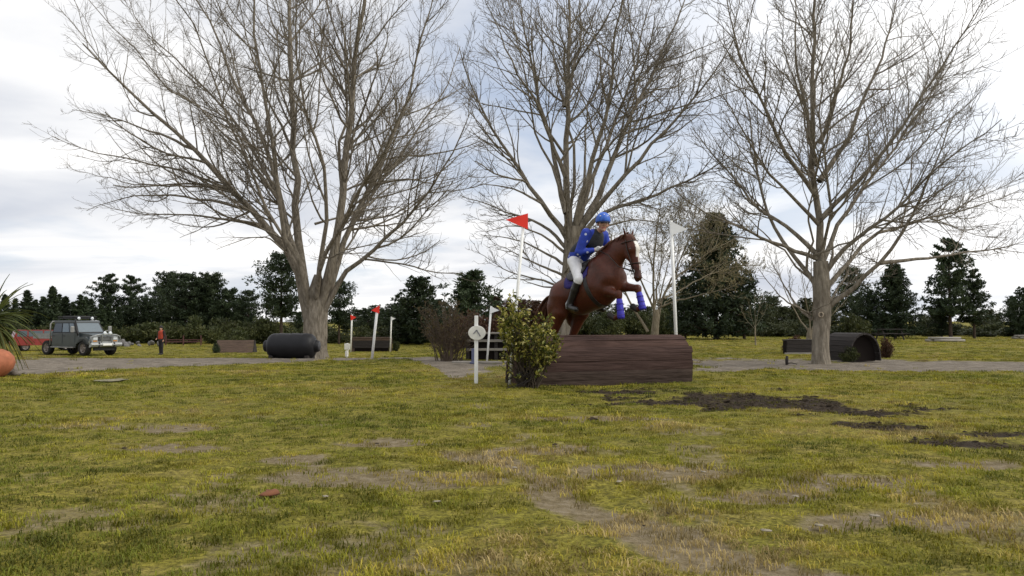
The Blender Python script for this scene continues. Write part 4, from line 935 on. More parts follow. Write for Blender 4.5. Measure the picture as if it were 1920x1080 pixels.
# --- loose things on the grass
def stone(px, py, s, label, m, flat=.45, seed=0, group=None, name='stone'):
    d = ray(px, py); D = 5.0
    for _ in range(30):
        p = CAMP + d * (D / d[1]); D += (p[2] - float(gh(p[0], p[1]))) * 6 * (D / 6); D = max(D, 2)
    x = CAMP[0] + d[0] * D / d[1]; rs = np.random.default_rng(seed); mb = MB().lathe([(.02, -.6), (.7, -.5), (1, -.05), (.85, .4), (.45, .75), (.02, .85)], 9)
    mb.v[0] = mb.v[0] * (1 + .22 * rs.normal(size=(len(mb.v[0]), 1)))
    o = mb.build(name, m, None, True); o.scale = (s * 1.4, s * .9, s * flat); o.location = (x, D, float(gh(x, D)) + s * flat * .35 + .012); o.rotation_euler = (0, 0, rs.random() * 6.28)
    tag(o, label, 'stone', group); return o
PALE = mat('pale_stone', (.24, .21, .16), .95, .4, 60)
for i, (px, py, s) in enumerate([(610, 935, .017), (820, 945, .018), (1436, 1000, .020), (1492, 935, .018), (1535, 990, .018), (1640, 972, .02), (1318, 888, .016), (1160, 907, .02), (1552, 911, .011), (965, 880, .018)]):
    stone(px, py, s, 'small pale stone lying in the near grass', PALE, .30, i, 'pale stones in the grass')
lf = stone(505, 931, .05, 'curled orange brown dead leaf lying in the near grass', mat('dead_leaf_brown', (.15, .058, .026), .9, .5, 40), .36, 30, None, 'dead_leaf'); lf['category'] = 'leaf'
stone(208, 716, .22, 'flat pale slab in the grass by the track edge', mat('slab_stone', (.17, .155, .10), .95, .3, 6), .12, 33, None, 'flat_stone')
# ------------------------------------------------------------------ leafy bush at the jump
def leaf_template(l, w, fold=.25):
    return np.array([(0, 0, 0), (l * .35, w / 2, fold * w), (l * .75, w * .38, fold * w * .6), (l, 0, -.08 * l), (l * .75, -w * .38, fold * w * .6), (l * .35, -w / 2, fold * w), (l * .5, 0, 0)]), np.array([(0, 6, 1), (1, 6, 2), (2, 6, 3), (3, 6, 4), (4, 6, 5), (5, 6, 0)])
def scatter_leaves(pos, dirs, size, rs, l=.085, w=.04):
    T, F = leaf_template(l, w); K = len(pos); X = unit(dirs); Y = unit(np.cross(rs.normal(size=(K, 3)) * .5 + np.array([0, 0, 1.0]), X)); Z = np.cross(X, Y)
    V = pos[:, None] + size[:, None, None] * (T[None, :, 0:1] * X[:, None] + T[None, :, 1:2] * Y[:, None] + T[None, :, 2:3] * Z[:, None])
    FF = (F[None] + (np.arange(K) * len(T))[:, None, None]).reshape(-1, 3)
    return V.reshape(-1, 3), FF, len(T)
def leafy_bush():
    rs = np.random.default_rng(12); D = 12.25; g = np.array(ground(988, D)); root = thing('leafy_bush', 'leafy variegated green and yellow bush dressing the end of the roll top jump', 'bush', tuple(g))
    # outline envelope: radius by height, leaning outwards towards the top
    n = 78; P = np.zeros((n, 7, 3)); tips = []
    for i in range(n):
        px = rs.uniform(930, 1050); 
        lo, hi = np.interp(px, [930, 945, 985, 1015, 1050], [596, 578, 568, 588, 644]), np.interp(px, [930, 945, 985, 1015, 1050], [625, 695, 722, 706, 664])
        lo += 26 * (fbm(np.array([px * .05]), np.array([3.3]), 3)[0] - .5) * 2; lo -= (22 * rs.random() if rs.random() < .18 else 0); py = lo + (hi - lo) * rs.random() ** 1.25; dy = rs.uniform(-.38, .32); tp = at(px, py, D + dy) - g; tips.append(tp)
        st = np.array([rs.uniform(-.16, .16), rs.uniform(-.05, .2), -.03])
        for k, t in enumerate(np.linspace(0, 1, 7)): P[i, k] = st * (1 - t) + tp * t + np.array([0, 0, .18 * math.sin(t * 3.14)]) * (tp[2] * .25) + rs.normal(size=3) * .012 * t
    Rr = .011 * np.linspace(1, .25, 7)[None] * np.ones((n, 1)); V, F = tubes(P, Rr, 5)
    P1, R1 = grow(P, Rr, 6, (.35, 1), (R(20), R(60)), .28, 4, .15, .12, rs, lmax=.3, rmin=.003); V1, F1 = tubes(P1, R1, 3)
    obj('stems', npmesh('stems', np.concatenate([V, V1]), np.concatenate([F, F1 + len(V)])), mat('bush_stem', (.055, .042, .028), .9, .4, 8), root)
    # leaves along the upper stems and side shoots
    pos = []; dr = []
    for A, t0, m in ((P, 4, 24), (P1, 1, 7)):
        K, nn, _ = A.shape
        for _ in range(m):
            q = rs.uniform(t0, nn - 1.001, K); i = q.astype(int); f = (q - i)[:, None]; r_ = np.arange(K)
            p = A[r_, i] * (1 - f) + A[r_, i + 1] * f; d = unit(A[r_, i + 1] - A[r_, i]); pos.append(p); dr.append(unit(d * .5 + rs.normal(size=(K, 3)) * .8 + np.array([0, 0, .15])))
    pos = np.concatenate(pos); dr = np.concatenate(dr); keep = (pos[:, 2] > .10 + .45 * rs.random(len(pos)) ** 2) ; pos, dr = pos[keep], dr[keep]
    if len(pos) > 3400: s = rs.permutation(len(pos))[:3400]; pos, dr = pos[s], dr[s]
    V, F, m = scatter_leaves(pos, dr, rs.uniform(.55, 1.15, len(pos)), rs, .070, .034)
    me = npmesh('foliage', V, F, False); vattr(me, 'rnd', np.repeat(np.clip(rs.random(len(pos)) ** 1.3, 0, 1), m))
    obj('foliage', me, leafmat('variegated_leaf', [(.035, .048, .012), (.10, .115, .018), (.20, .195, .028), (.34, .30, .06), (.58, .52, .22)], trans=.3, rough=.4), root)
    for k in range(7):
        a = rs.uniform(3.4, 5.6); MB().tube([(rs.uniform(-.25, .1), rs.uniform(-.1, .1), .25), (-.25 + rs.uniform(-.2, .35), -.12, .12), (-.42 + rs.uniform(-.1, .5), -.2, .0)], [.008, .007, .004], 5).build('dead_stick', DARKW, root)
leafy_bush()
# ------------------------------------------------------------------ spiky palm and pot at the edge
PALM = leafmat('palm_leaf', [(.045, .060, .016), (.085, .105, .026), (.13, .14, .035), (.24, .17, .035)], trans=.3, rough=.45)
def spiky_palm():
    rs = np.random.default_rng(8); D = 15.4; g = np.array(ground(-22, D)); root = thing('cabbage_palm', 'spiky palm with long drooping strap leaves reaching in beside the terracotta pot', 'palm', tuple(g)); top = at(-18, 606, D) - g
    MB().tube([(0, 0, -.1), (.03, 0, top[2] * .5), tuple(top)], [.11, .09, .08], 12).build('trunk', mat('palm_trunk', (.10, .08, .06), .95, .4, 14, .8), root, True)
    for k in range(150):
        a = rs.random() * 6.283; el = rs.uniform(-.75, 1.35); ln = rs.uniform(.75, 1.15); d = np.array([math.cos(a) * math.cos(el), math.sin(a) * math.cos(el), math.sin(el)])
        p = top + np.array([0, 0, rs.uniform(-.12, .12)]); pts = [p]; n = 7
        for s in range(n - 1): d = unit(d + np.array([0, 0, -.13 - .10 * math.cos(el)])); p = p + d * ln / (n - 1); pts.append(p)
        pts = np.array(pts); side = unit(np.cross(unit(pts[-1] - pts[0]), np.array([0, 0, 1.0]) + rs.normal(size=3) * .2)); w = np.array([.022, .042, .046, .040, .030, .018, .002])
        up = np.cross(side, unit(pts[-1] - pts[0])); V = np.concatenate([pts - side * w[:, None] / 2 + up * .006, pts - up * .004, pts + side * w[:, None] / 2 + up * .006])
        F = [(c * n + i, c * n + i + 1, c * n + n + i + 1, c * n + n + i) for c in range(2) for i in range(n - 1)]
        me = npmesh('leaf', V, np.array(F)); old = el < -.2 and rs.random() < .4
        vattr(me, 'rnd', np.clip(np.tile(np.linspace(0, .35, n) ** 1.2, 3) + rs.random() * .45 + (.35 if old else 0), 0, 1)); obj('leaf', me, PALM, root)
spiky_palm()
def pot():
    D = 14.6; g = ground(-24, D); root = thing('terracotta_pot', 'round orange terracotta pot on the grass edge under the palm leaves', 'pot', g); s = 1.0
    MB().lathe([(.02, -.02), (.24, -.02), (.33, .03), (.43, .14), (.465, .25), (.44, .36), (.36, .45), (.25, .50), (.20, .51), (.20, .55), (.17, .55), (.16, .48), (.02, .46)], 40).build('body', mat('terracotta', (.33, .115, .058), .75, .25, 7, .15, spec=.3), root, True)
    MB().lathe([(.02, .475), (.1, .48), (.165, .475)][::-1], 20).build('soil', DARKW, root, True)
pot()
for i, (px, D, s) in enumerate([(32, 15.0, .10), (27, 15.4, .14), (38, 15.6, .07)]):
    o = stone(32, 690, s, 'rough grey stone beside the terracotta pot', mat('path_stone', (.16, .14, .115), .9, .35, 8), .7, 60 + i, 'stones beside the pot'); g = ground(px, D); o.location = (g[0], g[1], g[2] + s * .3)
# ------------------------------------------------------------------ vehicles
PAINT_D = mat('dark_teal_paint', (.028, .038, .042), .35, .15, 3, spec=.5, coat=.4)
GLASS = mat('tinted_glass', (.10, .13, .15), .08, spec=.8); GLASS_D = mat('dark_glass', (.02, .025, .03), .08, spec=.7)
TYRE = mat('tyre_rubber', (.014, .013, .012), .85, .3, 10); RIM = mat('dusty_rim', (.22, .19, .17), .5, .25, 10, metal=.3)
SILVER = mat('bar_silver', (.30, .31, .31), .45, .1, 6, metal=.3); BLACKP = mat('black_trim', (.015, .015, .016), .6)
LAMP = mat('lamp_lens', (.62, .66, .70), .12, spec=.8); REDP = mat('red_paint', (.22, .032, .028), .4, .12, 4, coat=.3); GREYT = mat('galvanised_tray', (.24, .24, .23), .5, .2, 8, metal=.3)
def wheel(parent, x, y, r, w, side):
    t = MB().lathe([(r * .62, -w / 2), (r * .93, -w / 2), (r, -w * .36), (r, w * .36), (r * .93, w / 2), (r * .62, w / 2)], 28, (0, 0, 0), 'y').build('tyre', TYRE, None, True)
    wh = bpy.data.objects.new('wheel', None); COL.objects.link(wh); wh.parent = parent; wh.location = (x, y, r)
    t.parent = wh
    s = -1 if side < 0 else 1
    rim = MB().lathe([(.02, s * w * .30), (r * .2, s * w * .30), (r * .25, s * w * .18), (r * .5, s * w * .12), (r * .58, s * w * .40), (r * .64, s * w * .42)][::s], 24, (0, 0, 0), 'y')
    for k in range(6): a = k * math.pi / 3; rim.tube([(r * .2 * math.cos(a), s * w * .26, r * .2 * math.sin(a)), (r * .56 * math.cos(a), s * w * .30, r * .56 * math.sin(a))], .028, 5)
    rim.build('rim', RIM, wh, True)
def quad(p, th=(0, -.012, 0)):
    p = np.array(p, float); t = np.array(th); n = len(p); V = np.concatenate([p, p + t]); m = MB()
    m.add(V, [(j, (j + 1) % n, n + (j + 1) % n, n + j) for j in range(n)]); m.add(p, [(3, 2, 1, 0)]); m.add(p + t, [(0, 1, 2, 3)]); return m
def ute():
    D = 46.5; g = ground(150, D); root = thing('ute', 'dark teal four wheel drive ute with silver bull bar parked by the track', 'ute', g, -R(27)); root.scale = (1.04,) * 3
    W = .86
    MB().prism([(-1.15, .50), (.92, .50), (1.02, .92), (1.12, 1.02), (1.0, 1.22), (-1.15, 1.22)], -W, W).build('cab_body', PAINT_D, root)
    MB().prism([(1.06, 1.0), (2.10, .92), (2.16, 1.05), (2.10, 1.14), (1.01, 1.235)], -.74, .74).build('bonnet', PAINT_D, root)
    MB().prism([(2.0, .62), (2.17, .62), (2.17, 1.06), (2.0, 1.06)], -.80, .80).build('nose_panel', SILVER, root)
    for s in (-1, 1):
        fl = [(.93, .62), (1.04, .93), (1.25, 1.02), (1.82, 1.02), (2.02, .92), (2.10, .62), (1.99, .62), (1.88, .84), (1.76, .90), (1.32, .90), (1.16, .82), (1.05, .62)]
        MB().prism(fl, min(s * .72, s * .93), max(s * .72, s * .93)).build('wing', PAINT_D, root)
    # glasshouse: tapered
    zb, zt = 1.22, 1.80; lo = [(-1.13, W - .02), (1.0, W - .02)]; hi = [(-1.02, W - .13), (.66, W - .13)]
    V = [(-1.13, -W + .02, zb), (1.0, -W + .02, zb), (1.0, W - .02, zb), (-1.13, W - .02, zb), (-1.06, -W + .13, zt), (.64, -W + .13, zt), (.64, W - .13, zt), (-1.06, W - .13, zt)]
    MB().add(V, [(0, 1, 5, 4), (1, 2, 6, 5), (2, 3, 7, 6), (3, 0, 4, 7), (4, 5, 6, 7)]).build('pillars', BLACKP, root)
    MB().prism([(-1.12, 1.80), (.66, 1.80), (.60, 1.90), (.3, 1.935), (-1.0, 1.92), (-1.10, 1.87)], -W + .10, W - .10).build('roof', PAINT_D, root)
    V = np.array(V); 
    def pane(a, b, c, d, u0, u1, v0, v1, off, nm, m):
        f = lambda u, v: V[a] * (1 - u) * (1 - v) + V[b] * u * (1 - v) + V[c] * u * v + V[d] * (1 - u) * v
        p = np.array([f(u0, v0), f(u1, v0), f(u1, v1), f(u0, v1)]); n = unit(np.cross(p[1] - p[0], p[3] - p[0])); quad(p + n * .004, n * .012).build(nm, m, root)
    pane(1, 2, 6, 5, .06, .94, .10, .93, 0, 'windscreen', GLASS)
    for (u0, u1) in ((.04, .38), (.42, .69), (.73, .93)):
        pane(0, 1, 5, 4, u0, u1, .10, .92, 0, 'side_window', GLASS if u0 > .4 else GLASS_D); pane(2, 3, 7, 6, 1 - u1, 1 - u0, .10, .92, 0, 'side_window', GLASS_D)
    for s in (-1, 1):
        for x0, x1 in ((-1.1, -.22), (-.18, .86)):
            d = MB().box(x0, x1, min(s * W, s * (W + .018)), max(s * W, s * (W + .018)), .58, 1.19, .03).build('door', PAINT_D, root); MB().box(x0 + .06, x0 + .22, min(s * (W + .02), s * (W + .04)), max(s * (W + .02), s * (W + .04)), 1.05, 1.09).build('handle', BLACKP, d)
        MB().box(-1.1, .88, min(s * (W - .05), s * (W + .12)), max(s * (W - .05), s * (W + .12)), .42, .48, .015).build('side_step', GREYT, root)
        m = MB().tube([(.95, s * .86, 1.32), (1.0, s * 1.05, 1.36)], .02, 6); m.box(.97, 1.05, s * 1.12 - .11, s * 1.12 + .11, 1.26, 1.60, .03); m.build('mirror', GREYT, root)
        wheel(root, 1.56, s * .76, .405, .27, s); wheel(root, -1.62, s * .74, .405, .27, s)
        hl = MB().box(2.172, 2.20, s * .60 - .13, s * .60 + .13, .86, 1.03, .03).build('headlight', LAMP, root); MB().box(2.172, 2.19, s * .60 - .12, s * .60 + .12, .76, .83, .02).build('indicator', mat('amber_lens', (.5, .22, .06), .3), root)
        # bull bar hoops
        MB().tube([(2.22, s * .30, .55), (2.33, s * .30, .85), (2.33, s * .32, 1.15), (2.30, s * .55, 1.13), (2.22, s * .86, 1.03), (2.14, s * .92, .75), (2.14, s * .90, .6)], .036, 8).build('bar_hoop', SILVER, root, True)
        MB().lathe([(.01, .03), (.08, .03), (.10, .0), (.07, -.08), (.01, -.09)][::-1], 16, (2.37, s * .16, 1.22), 'x').build('spot_lamp', LAMP, root, True)
    MB().tube([(2.33, -.32, 1.15), (2.34, 0, 1.16), (2.33, .32, 1.15)], .036, 8).build('bar_top', SILVER, root, True)
    b = MB().prism([(2.12, .45), (2.30, .50), (2.36, .60), (2.30, .70), (2.12, .70)], -.92, .92).build('bumper', SILVER, root); MB().box(2.362, 2.385, -.27, .27, .55, .66, .008).build('number_plate', WHITEP, b)
    gr = MB().box(2.174, 2.195, -.42, .42, .80, 1.03, .02).build('grille', BLACKP, root)
    for z in (.85, .915, .98): MB().box(2.196, 2.206, -.40, .40, z - .012, z + .012).build('grille_bar', SILVER, gr)
    MB().box(2.0, 2.14, -.6, .6, .28, .44).build('underbody', BLACKP, root); MB().box(-2.5, 1.9, -.45, .45, .42, .62).build('chassis', BLACKP, root)
    for s in (-1, 1): MB().box(2.28, 2.35, s * .45 - .04, s * .45 + .04, .46, .72, .01).build('bar_bracket', BLACKP, root)
    MB().tube([(1.1, -.86, 1.1), (1.05, -.90, 1.35), (.80, -.82, 1.86), (.82, -.82, 1.98)], .045, 8).build('snorkel', BLACKP, root, True)
    rk = MB()
    for y in (-.62, -.3, 0, .3, .62): rk.tube([(-.95, y, 2.03), (.45, y, 2.03)], .022, 6)
    for x in (-.95, -.5, 0, .45): rk.tube([(x, -.66, 2.03), (x, .66, 2.03)], .022, 6)
    for x in (-.9, .4):
        for y in (-.6, .6): rk.tube([(x, y, 1.88), (x, y, 2.03)], .02, 6)
    rk.tube([(-.95, -.66, 2.12), (.45, -.66, 2.12), (.48, .66, 2.12), (-.95, .66, 2.12), (-.95, -.66, 2.12)], .022, 6).box(-.8, .2, -.5, .5, 2.04, 2.17, .03)
    rk.build('roof_rack', BLACKP, root)
    for y in (-.45, .35): MB().lathe([(.01, .03), (.075, .03), (.09, 0), (.06, -.07)][::-1], 14, (.56, y, 2.03), 'x').build('rack_lamp', LAMP, root, True)
    MB().box(-2.75, -1.22, -.92, .92, .90, .97, .01).box(-2.75, -1.25, -.9, -.87, .97, 1.2).box(-2.75, -1.25, .87, .9, .97, 1.2).build('tray', GREYT, root)
    MB().tube([(-1.24, -.88, .55), (-1.24, -.88, 1.72), (-1.22, -.78, 1.86), (-1.22, .78, 1.86), (-1.24, .88, 1.72), (-1.24, .88, .55)], .04, 8).tube([(-1.23, -.86, 1.3), (-1.23, .86, 1.3)], .03, 6).build('headboard', GREYT, root, True)
    MB().tube([(.4, -.80, 1.9), (.35, -.85, 2.7)], [.012, .004], 5).build('aerial', BLACKP, root)
ute()
def red_wagon():
    g = ground(84, 54.0); root = thing('red_wagon', 'red wagon parked behind the dark ute', 'car', g, R(40)); root.scale = (.85,) * 3; W = .85
    MB().prism([(-2.2, .45), (2.2, .40), (2.25, .75), (2.1, .98), (1.15, 1.05), (-2.2, 1.06), (-2.28, .7)], -W, W).build('body', REDP, root)
    MB().prism([(-2.18, 1.05), (1.1, 1.05), (.45, 1.62), (-2.0, 1.64)], -W + .08, W - .08).build('cabin', REDP, root)
    for s in (-1, 1):
        y0, y1 = (s * (W - .078), s * (W - .066)); 
        for x0, x1, k0, k1 in ((-1.98, -1.3, -1.9, -1.3), (-1.2, -.25, -1.2, -.25), (-.15, .86, -.15, .42)):
            MB().prism([(x0, 1.12), (x1, 1.12), (k1, 1.56), (k0, 1.56)], min(y0, y1), max(y0, y1)).build('side_window', GLASS, root)
        wheel(root, 1.4, s * .72, .33, .21, s); wheel(root, -1.4, s * .72, .33, .21, s)
        MB().box(2.2, 2.27, s * .6 - .16, s * .6 + .16, .68, .84, .02).build('headlight', LAMP, root)
    quad([(1.03, -.62, 1.10), (1.03, .62, 1.10), (.52, .60, 1.56), (.52, -.60, 1.56)], (.03, 0, .03)).build('windscreen', GLASS, root)
red_wagon()
# ------------------------------------------------------------------ sculpting by distance fields
def surface_nets(F, o, h):
    S = F < 0; nx, ny, nz = F.shape; cnt = np.zeros((nx - 1, ny - 1, nz - 1), np.int8)
    offs = [(i, j, k) for i in (0, 1) for j in (0, 1) for k in (0, 1)]
    for i, j, k in offs: cnt += S[i:nx - 1 + i, j:ny - 1 + j, k:nz - 1 + k]
    act = (cnt > 0) & (cnt < 8); ijk = np.argwhere(act); idx = np.full(act.shape, -1, np.int64); idx[act] = np.arange(len(ijk))
    acc = np.zeros((len(ijk), 3)); n = np.zeros(len(ijk))
    for a in offs:
        for ax in range(3):
            if a[ax]: continue
            b = list(a); b[ax] = 1; A = ijk + a; B = ijk + b
            fa = F[A[:, 0], A[:, 1], A[:, 2]]; fb = F[B[:, 0], B[:, 1], B[:, 2]]; m = (fa < 0) != (fb < 0)
            t = np.where(m, fa / np.where(m, fa - fb, 1), 0); p = np.array(a, float)[None] * np.ones((len(ijk), 1)); p[:, ax] += t
            acc += p * m[:, None]; n += m
    V = np.array(o) + h * (ijk + acc / n[:, None]); Fs = []
    for ax in range(3):
        u, v = (ax + 1) % 3, (ax + 2) % 3
        s0 = np.take(S, range(0, S.shape[ax] - 1), ax); s1 = np.take(S, range(1, S.shape[ax]), ax); e = np.argwhere(s0 != s1)
        e = e[(e[:, u] > 0) & (e[:, v] > 0) & (e[:, u] < S.shape[u] - 1) & (e[:, v] < S.shape[v] - 1)]
        ins = s0[e[:, 0], e[:, 1], e[:, 2]]; q = []
        for du, dv in ((-1, -1), (0, -1), (0, 0), (-1, 0)):
            c = e.copy(); c[:, u] += du; c[:, v] += dv; q.append(idx[c[:, 0], c[:, 1], c[:, 2]])
        q = np.stack(q, 1); q[~ins] = q[~ins][:, ::-1]; Fs.append(q)
    return V, np.concatenate(Fs)
def cap(p, q, ra, rb=None, k=.03, ax=None, s=1.0, tag_=0):
    return dict(p=np.array(p, float), q=np.array(q, float), ra=ra, rb=ra if rb is None else rb, k=k, ax=None if ax is None else np.array(ax, float) / np.linalg.norm(ax), s=s, tag=tag_)
def cdist(P, c):
    X = P - c['p']; ba = c['q'] - c['p']
    if c['ax'] is not None: X = X + c['ax'] * ((X @ c['ax']) * (1 / c['s'] - 1))[..., None]; ba = ba + c['ax'] * ((ba @ c['ax']) * (1 / c['s'] - 1))
    t = np.clip((X @ ba) / (ba @ ba + 1e-9), 0, 1); return np.linalg.norm(X - t[..., None] * ba, axis=-1) - (c['ra'] + (c['rb'] - c['ra']) * t)
def sculpt(prims, h, grow_=0.0):
    lo = np.min([np.minimum(c['p'], c['q']) - max(c['ra'], c['rb']) * max(1, c['s']) for c in prims], 0) - .06; hi = np.max([np.maximum(c['p'], c['q']) + max(c['ra'], c['rb']) * max(1, c['s']) for c in prims], 0) + .06
    n = np.ceil((hi - lo) / h).astype(int) + 1; F = np.full(n, 9.0)
    ax = [lo[i] + h * np.arange(n[i]) for i in range(3)]
    for c in prims:
        m = max(c['ra'], c['rb']) * max(1, c['s']) + c['k'] + 4 * h; a = np.maximum(0, np.floor((np.minimum(c['p'], c['q']) - m - lo) / h).astype(int)); b = np.minimum(n, np.ceil((np.maximum(c['p'], c['q']) + m - lo) / h).astype(int) + 1)
        sl = tuple(slice(a[i], b[i]) for i in range(3)); G = np.stack(np.meshgrid(*[ax[i][sl[i]] for i in range(3)], indexing='ij'), -1)
        d = cdist(G, c) - grow_; A = F[sl]; k = c['k']; t = np.clip(.5 + .5 * (A - d) / k, 0, 1); F[sl] = A * (1 - t) + d * t - k * t * (1 - t)
    V, Q = surface_nets(F, lo, h)
    for _ in range(2):        # light relaxation
        acc = np.zeros_like(V); cn = np.zeros(len(V))
        for i in range(4):
            np.add.at(acc, Q[:, i], V[Q[:, (i + 1) % 4]] + V[Q[:, (i + 3) % 4]]); np.add.at(cn, Q[:, i], 2)
        V = V * .5 + acc / cn[:, None] * .5
    D = np.stack([cdist(V, c) for c in prims], 1); tg = np.array([c['tag'] for c in prims])[np.argmin(D, 1)]
    return V, Q, tg
def colour_mat(name, rough=.5, spec=.35, bump=0.0, coat=0.0, nscale=30):
    m = bpy.data.materials.new(name); m.use_nodes = True; t = m.node_tree; p = t.nodes['Principled BSDF']
    a = N(t, 'ShaderNodeAttribute', attribute_type='GEOMETRY', attribute_name='tint'); tc = t.nodes.new('ShaderNodeTexCoord'); nz = N(t, 'ShaderNodeTexNoise', Scale=nscale, Detail=5.0); L(t, tc, 'Object', nz, 'Vector')
    rp = ramp(t, [(0.3, .78), (.7, 1.15)]); L(t, nz, 0, rp, 0); mx = mixc(t, 1.0, (a, 'Color'), (rp, 0), 'MULTIPLY'); L(t, mx, 2, p, 'Base Color')
    p.inputs['Roughness'].default_value = rough; p.inputs['Specular IOR Level'].default_value = spec
    if bump: b = N(t, 'ShaderNodeBump', Strength=bump, Distance=.01); L(t, nz, 0, b, 'Height'); L(t, b, 0, p, 'Normal')
    return m
def tinted(name, V, Q, tint, material, parent, **kw):
    me = npmesh(name, V, Q); a = me.attributes.new('tint', 'FLOAT_COLOR', 'POINT'); a.data.foreach_set('color', np.c_[tint, np.ones(len(V))].astype(np.float32).ravel()); return obj(name, me, material, parent, **kw)
# ------------------------------------------------------------------ horse
HEAD = R(48); HD = 13.55
HP = np.array([at(1115, 487, HD)[0], HD]); HF = np.array([math.cos(HEAD), -math.sin(HEAD)]); HL = np.array([math.sin(HEAD), math.cos(HEAD)])
def S(px, py, Y=0.0):
    """point of the jumping pair on the vertical plane Y metres left of the horse's middle: local (x forward, y left, z up)"""
    d = ray(px, py); b = HP + Y * HL; M = np.array([[d[0], -HF[0]], [d[1], -HF[1]]]); t, X = np.linalg.solve(M, b); return np.array([X, Y, CAMZ + d[2] * t])
YA = (0, 1, 0)
def horse():
    root = thing('horse', 'chestnut horse with white forehead blaze and purple boots jumping the brown log', 'horse', (HP[0], HP[1], 0), -HEAD)
    w = S(1113, 489); th = R(23); e = np.array([math.cos(th), 0, math.sin(th)]); nn = np.array([-math.sin(th), 0, math.cos(th)])
    B = lambda a, b, y=0.0: w + a * .98 * e + b * nn + np.array([0, y, 0])
    pr = []; A = pr.append
    A(cap(B(-.04, -.44), B(-.50, -.42), .365, .345, .05, YA, .76)); A(cap(B(.14, -.46), B(-.1, -.44), .29, .35, .08, YA, .80))      # rib cage
    A(cap(B(-.50, -.32), B(-.82, -.29), .29, .27, .08, YA, .92)); A(cap(B(-.1, -.10), B(-.85, -.10), .10, .12, .10, YA, .9))            # loin, top line
    A(cap(B(.02, -.06), B(-.14, -.09), .075, .08, .10, YA, .6))                                                                       # withers
    for s in (-1, 1):
        A(cap(B(-.82, -.24, s * .12), B(-1.0, -.42, s * .13), .20, .17, .08)); A(cap(B(.16, -.16, s * .10), B(.30, -.46, s * .13), .13, .13, .08))     # haunch, shoulder
        A(cap(B(.22, -.52, s * .11), B(.02, -.60, s * .12), .13, .11, .08))
    poll = S(1180, 449); thr = S(1163, 470)
    A(cap(B(.10, -.24), S(1143, 497), .27, .235, .08, YA, .62)); A(cap(S(1138, 498), S(1160, 472), .235, .185, .07, YA, .56)); A(cap(S(1158, 470), S(1176, 459), .175, .120, .06, YA, .60))   # neck
    A(cap(B(.05, -.08), S(1146, 463), .08, .07, .09, YA, .55)); A(cap(S(1146, 463), S(1174, 447), .07, .055, .06, YA, .55))            # crest
    A(cap(B(.32, -.40), B(.20, -.55), .16, .15, .08, YA, 1.15))                                                                       # breast
    # head
    hd = S(1199, 528) - poll; hn = unit(hd); fr = unit(np.cross(np.array([0, 1.0, 0]), hn)); fr = fr if fr[0] > 0 else -fr
    H = lambda a, f, y=0.0: poll + hn * a + fr * f + np.array([0, y, 0]); HLn = np.linalg.norm(hd)
    k = HLn / .66
    A(cap(H(.0, .0), H(.16 * k, .035), .095, .110, .04, YA, .88)); A(cap(H(.10 * k, -.07), H(.22 * k, -.055), .098, .102, .04, YA, .72)); A(cap(H(.16 * k, .03), H(.44 * k, .015), .090, .066, .04, YA, .80))
    A(cap(H(.26 * k, -.04), H(.46 * k, -.03), .070, .050, .04, YA, .75)); A(cap(H(.44 * k, .005), H(.585 * k, -.005), .066, .064, .035, YA, .88, tag_=2)); A(cap(H(.59 * k, -.035), H(.625 * k, -.035), .038, .034, .03, YA, 1.0, tag_=2))
    for s in (-1, 1):
        A(cap(H(.585 * k, .02, s * .032), H(.61 * k, .012, s * .034), .022, .02, .02, tag_=2)); A(cap(H(.15 * k, .045, s * .076), H(.19 * k, .04, s * .078), .022, .02, .025))
        A(cap(H(.0, -.01, s * .055), H(-.175, .03, s * .125), .040, .013, .02, YA, .7)); 
    # legs: list of joints
    def leg(js, rad, t0):
        for (p, q, a, b, tg, kk) in [(js[i], js[i + 1], rad[i][0], rad[i][1], t0[i], .025) for i in range(len(js) - 1)]: A(cap(p, q, a, b, kk, None, 1, tg))
    RF = [S(1122, 540, -.15), S(1160, 552, -.16), S(1164, 590, -.16), S(1152, 597, -.16), S(1144, 591, -.16)]
    LF = [S(1150, 535, .14), S(1196, 541, .15), S(1204, 574, .15), S(1194, 581, .15), S(1187, 575, .15)]
    for J in (RF, LF):
        A(cap(J[0] + (-.05, 0, .05), J[0] * .55 + J[1] * .45, .115, .082, .06)); A(cap(J[0] * .5 + J[1] * .5, J[1], .075, .056, .04)); A(cap(J[1] + (-.005, 0, .01), J[1] + (.01, 0, -.045), .057, .05, .03)); A(cap(J[1], J[2], .038, .037, .02)); A(cap(J[2], J[2] + (0, 0, -.01), .046, .044, .02)); A(cap(J[2], J[3], .036, .038, .02)); A(cap(J[3], J[4], .042, .056, .012, tag_=3))
    def hind(st, hk, ft, hf, y):
        hip = B(-.80, -.34, y); st, hk, ft, hf = [np.array(v) for v in (st, hk, ft, hf)]
        A(cap(hip, st, .20, .13, .09)); A(cap(B(-.98, -.42, y), (st + hk) / 2 + (-.10, 0, .08), .15, .085, .08)); A(cap(st, hk, .12, .056, .05)); A(cap(hk + (-.03, 0, .03), hk + (0, 0, -.04), .055, .05, .03)); A(cap(hk, ft, .042, .038, .02)); A(cap(ft, ft + (0, 0, -.02), .048, .044, .02)); A(cap(ft, hf, .038, .04, .02)); A(cap(hf, hf + (.05, 0, -.06), .044, .058, .012, tag_=3))
    hind((-.62, -.20, 1.18), (-.86, -.17, .72), (-.83, -.17, .36), (-.78, -.17, .26), -.17); hind((-.50, .20, 1.17), (-.72, .16, .70), (-.67, .16, .34), (-.61, .16, .25), .17)
    V, Q, tg = sculpt(pr, .0135)
    tint = np.tile(np.array([.068, .017, .0075]), (len(V), 1)); tint *= (.80 + .4 * fbm(V[:, 0] * 5, V[:, 2] * 5 + V[:, 1] * 3, 3))[:, None]
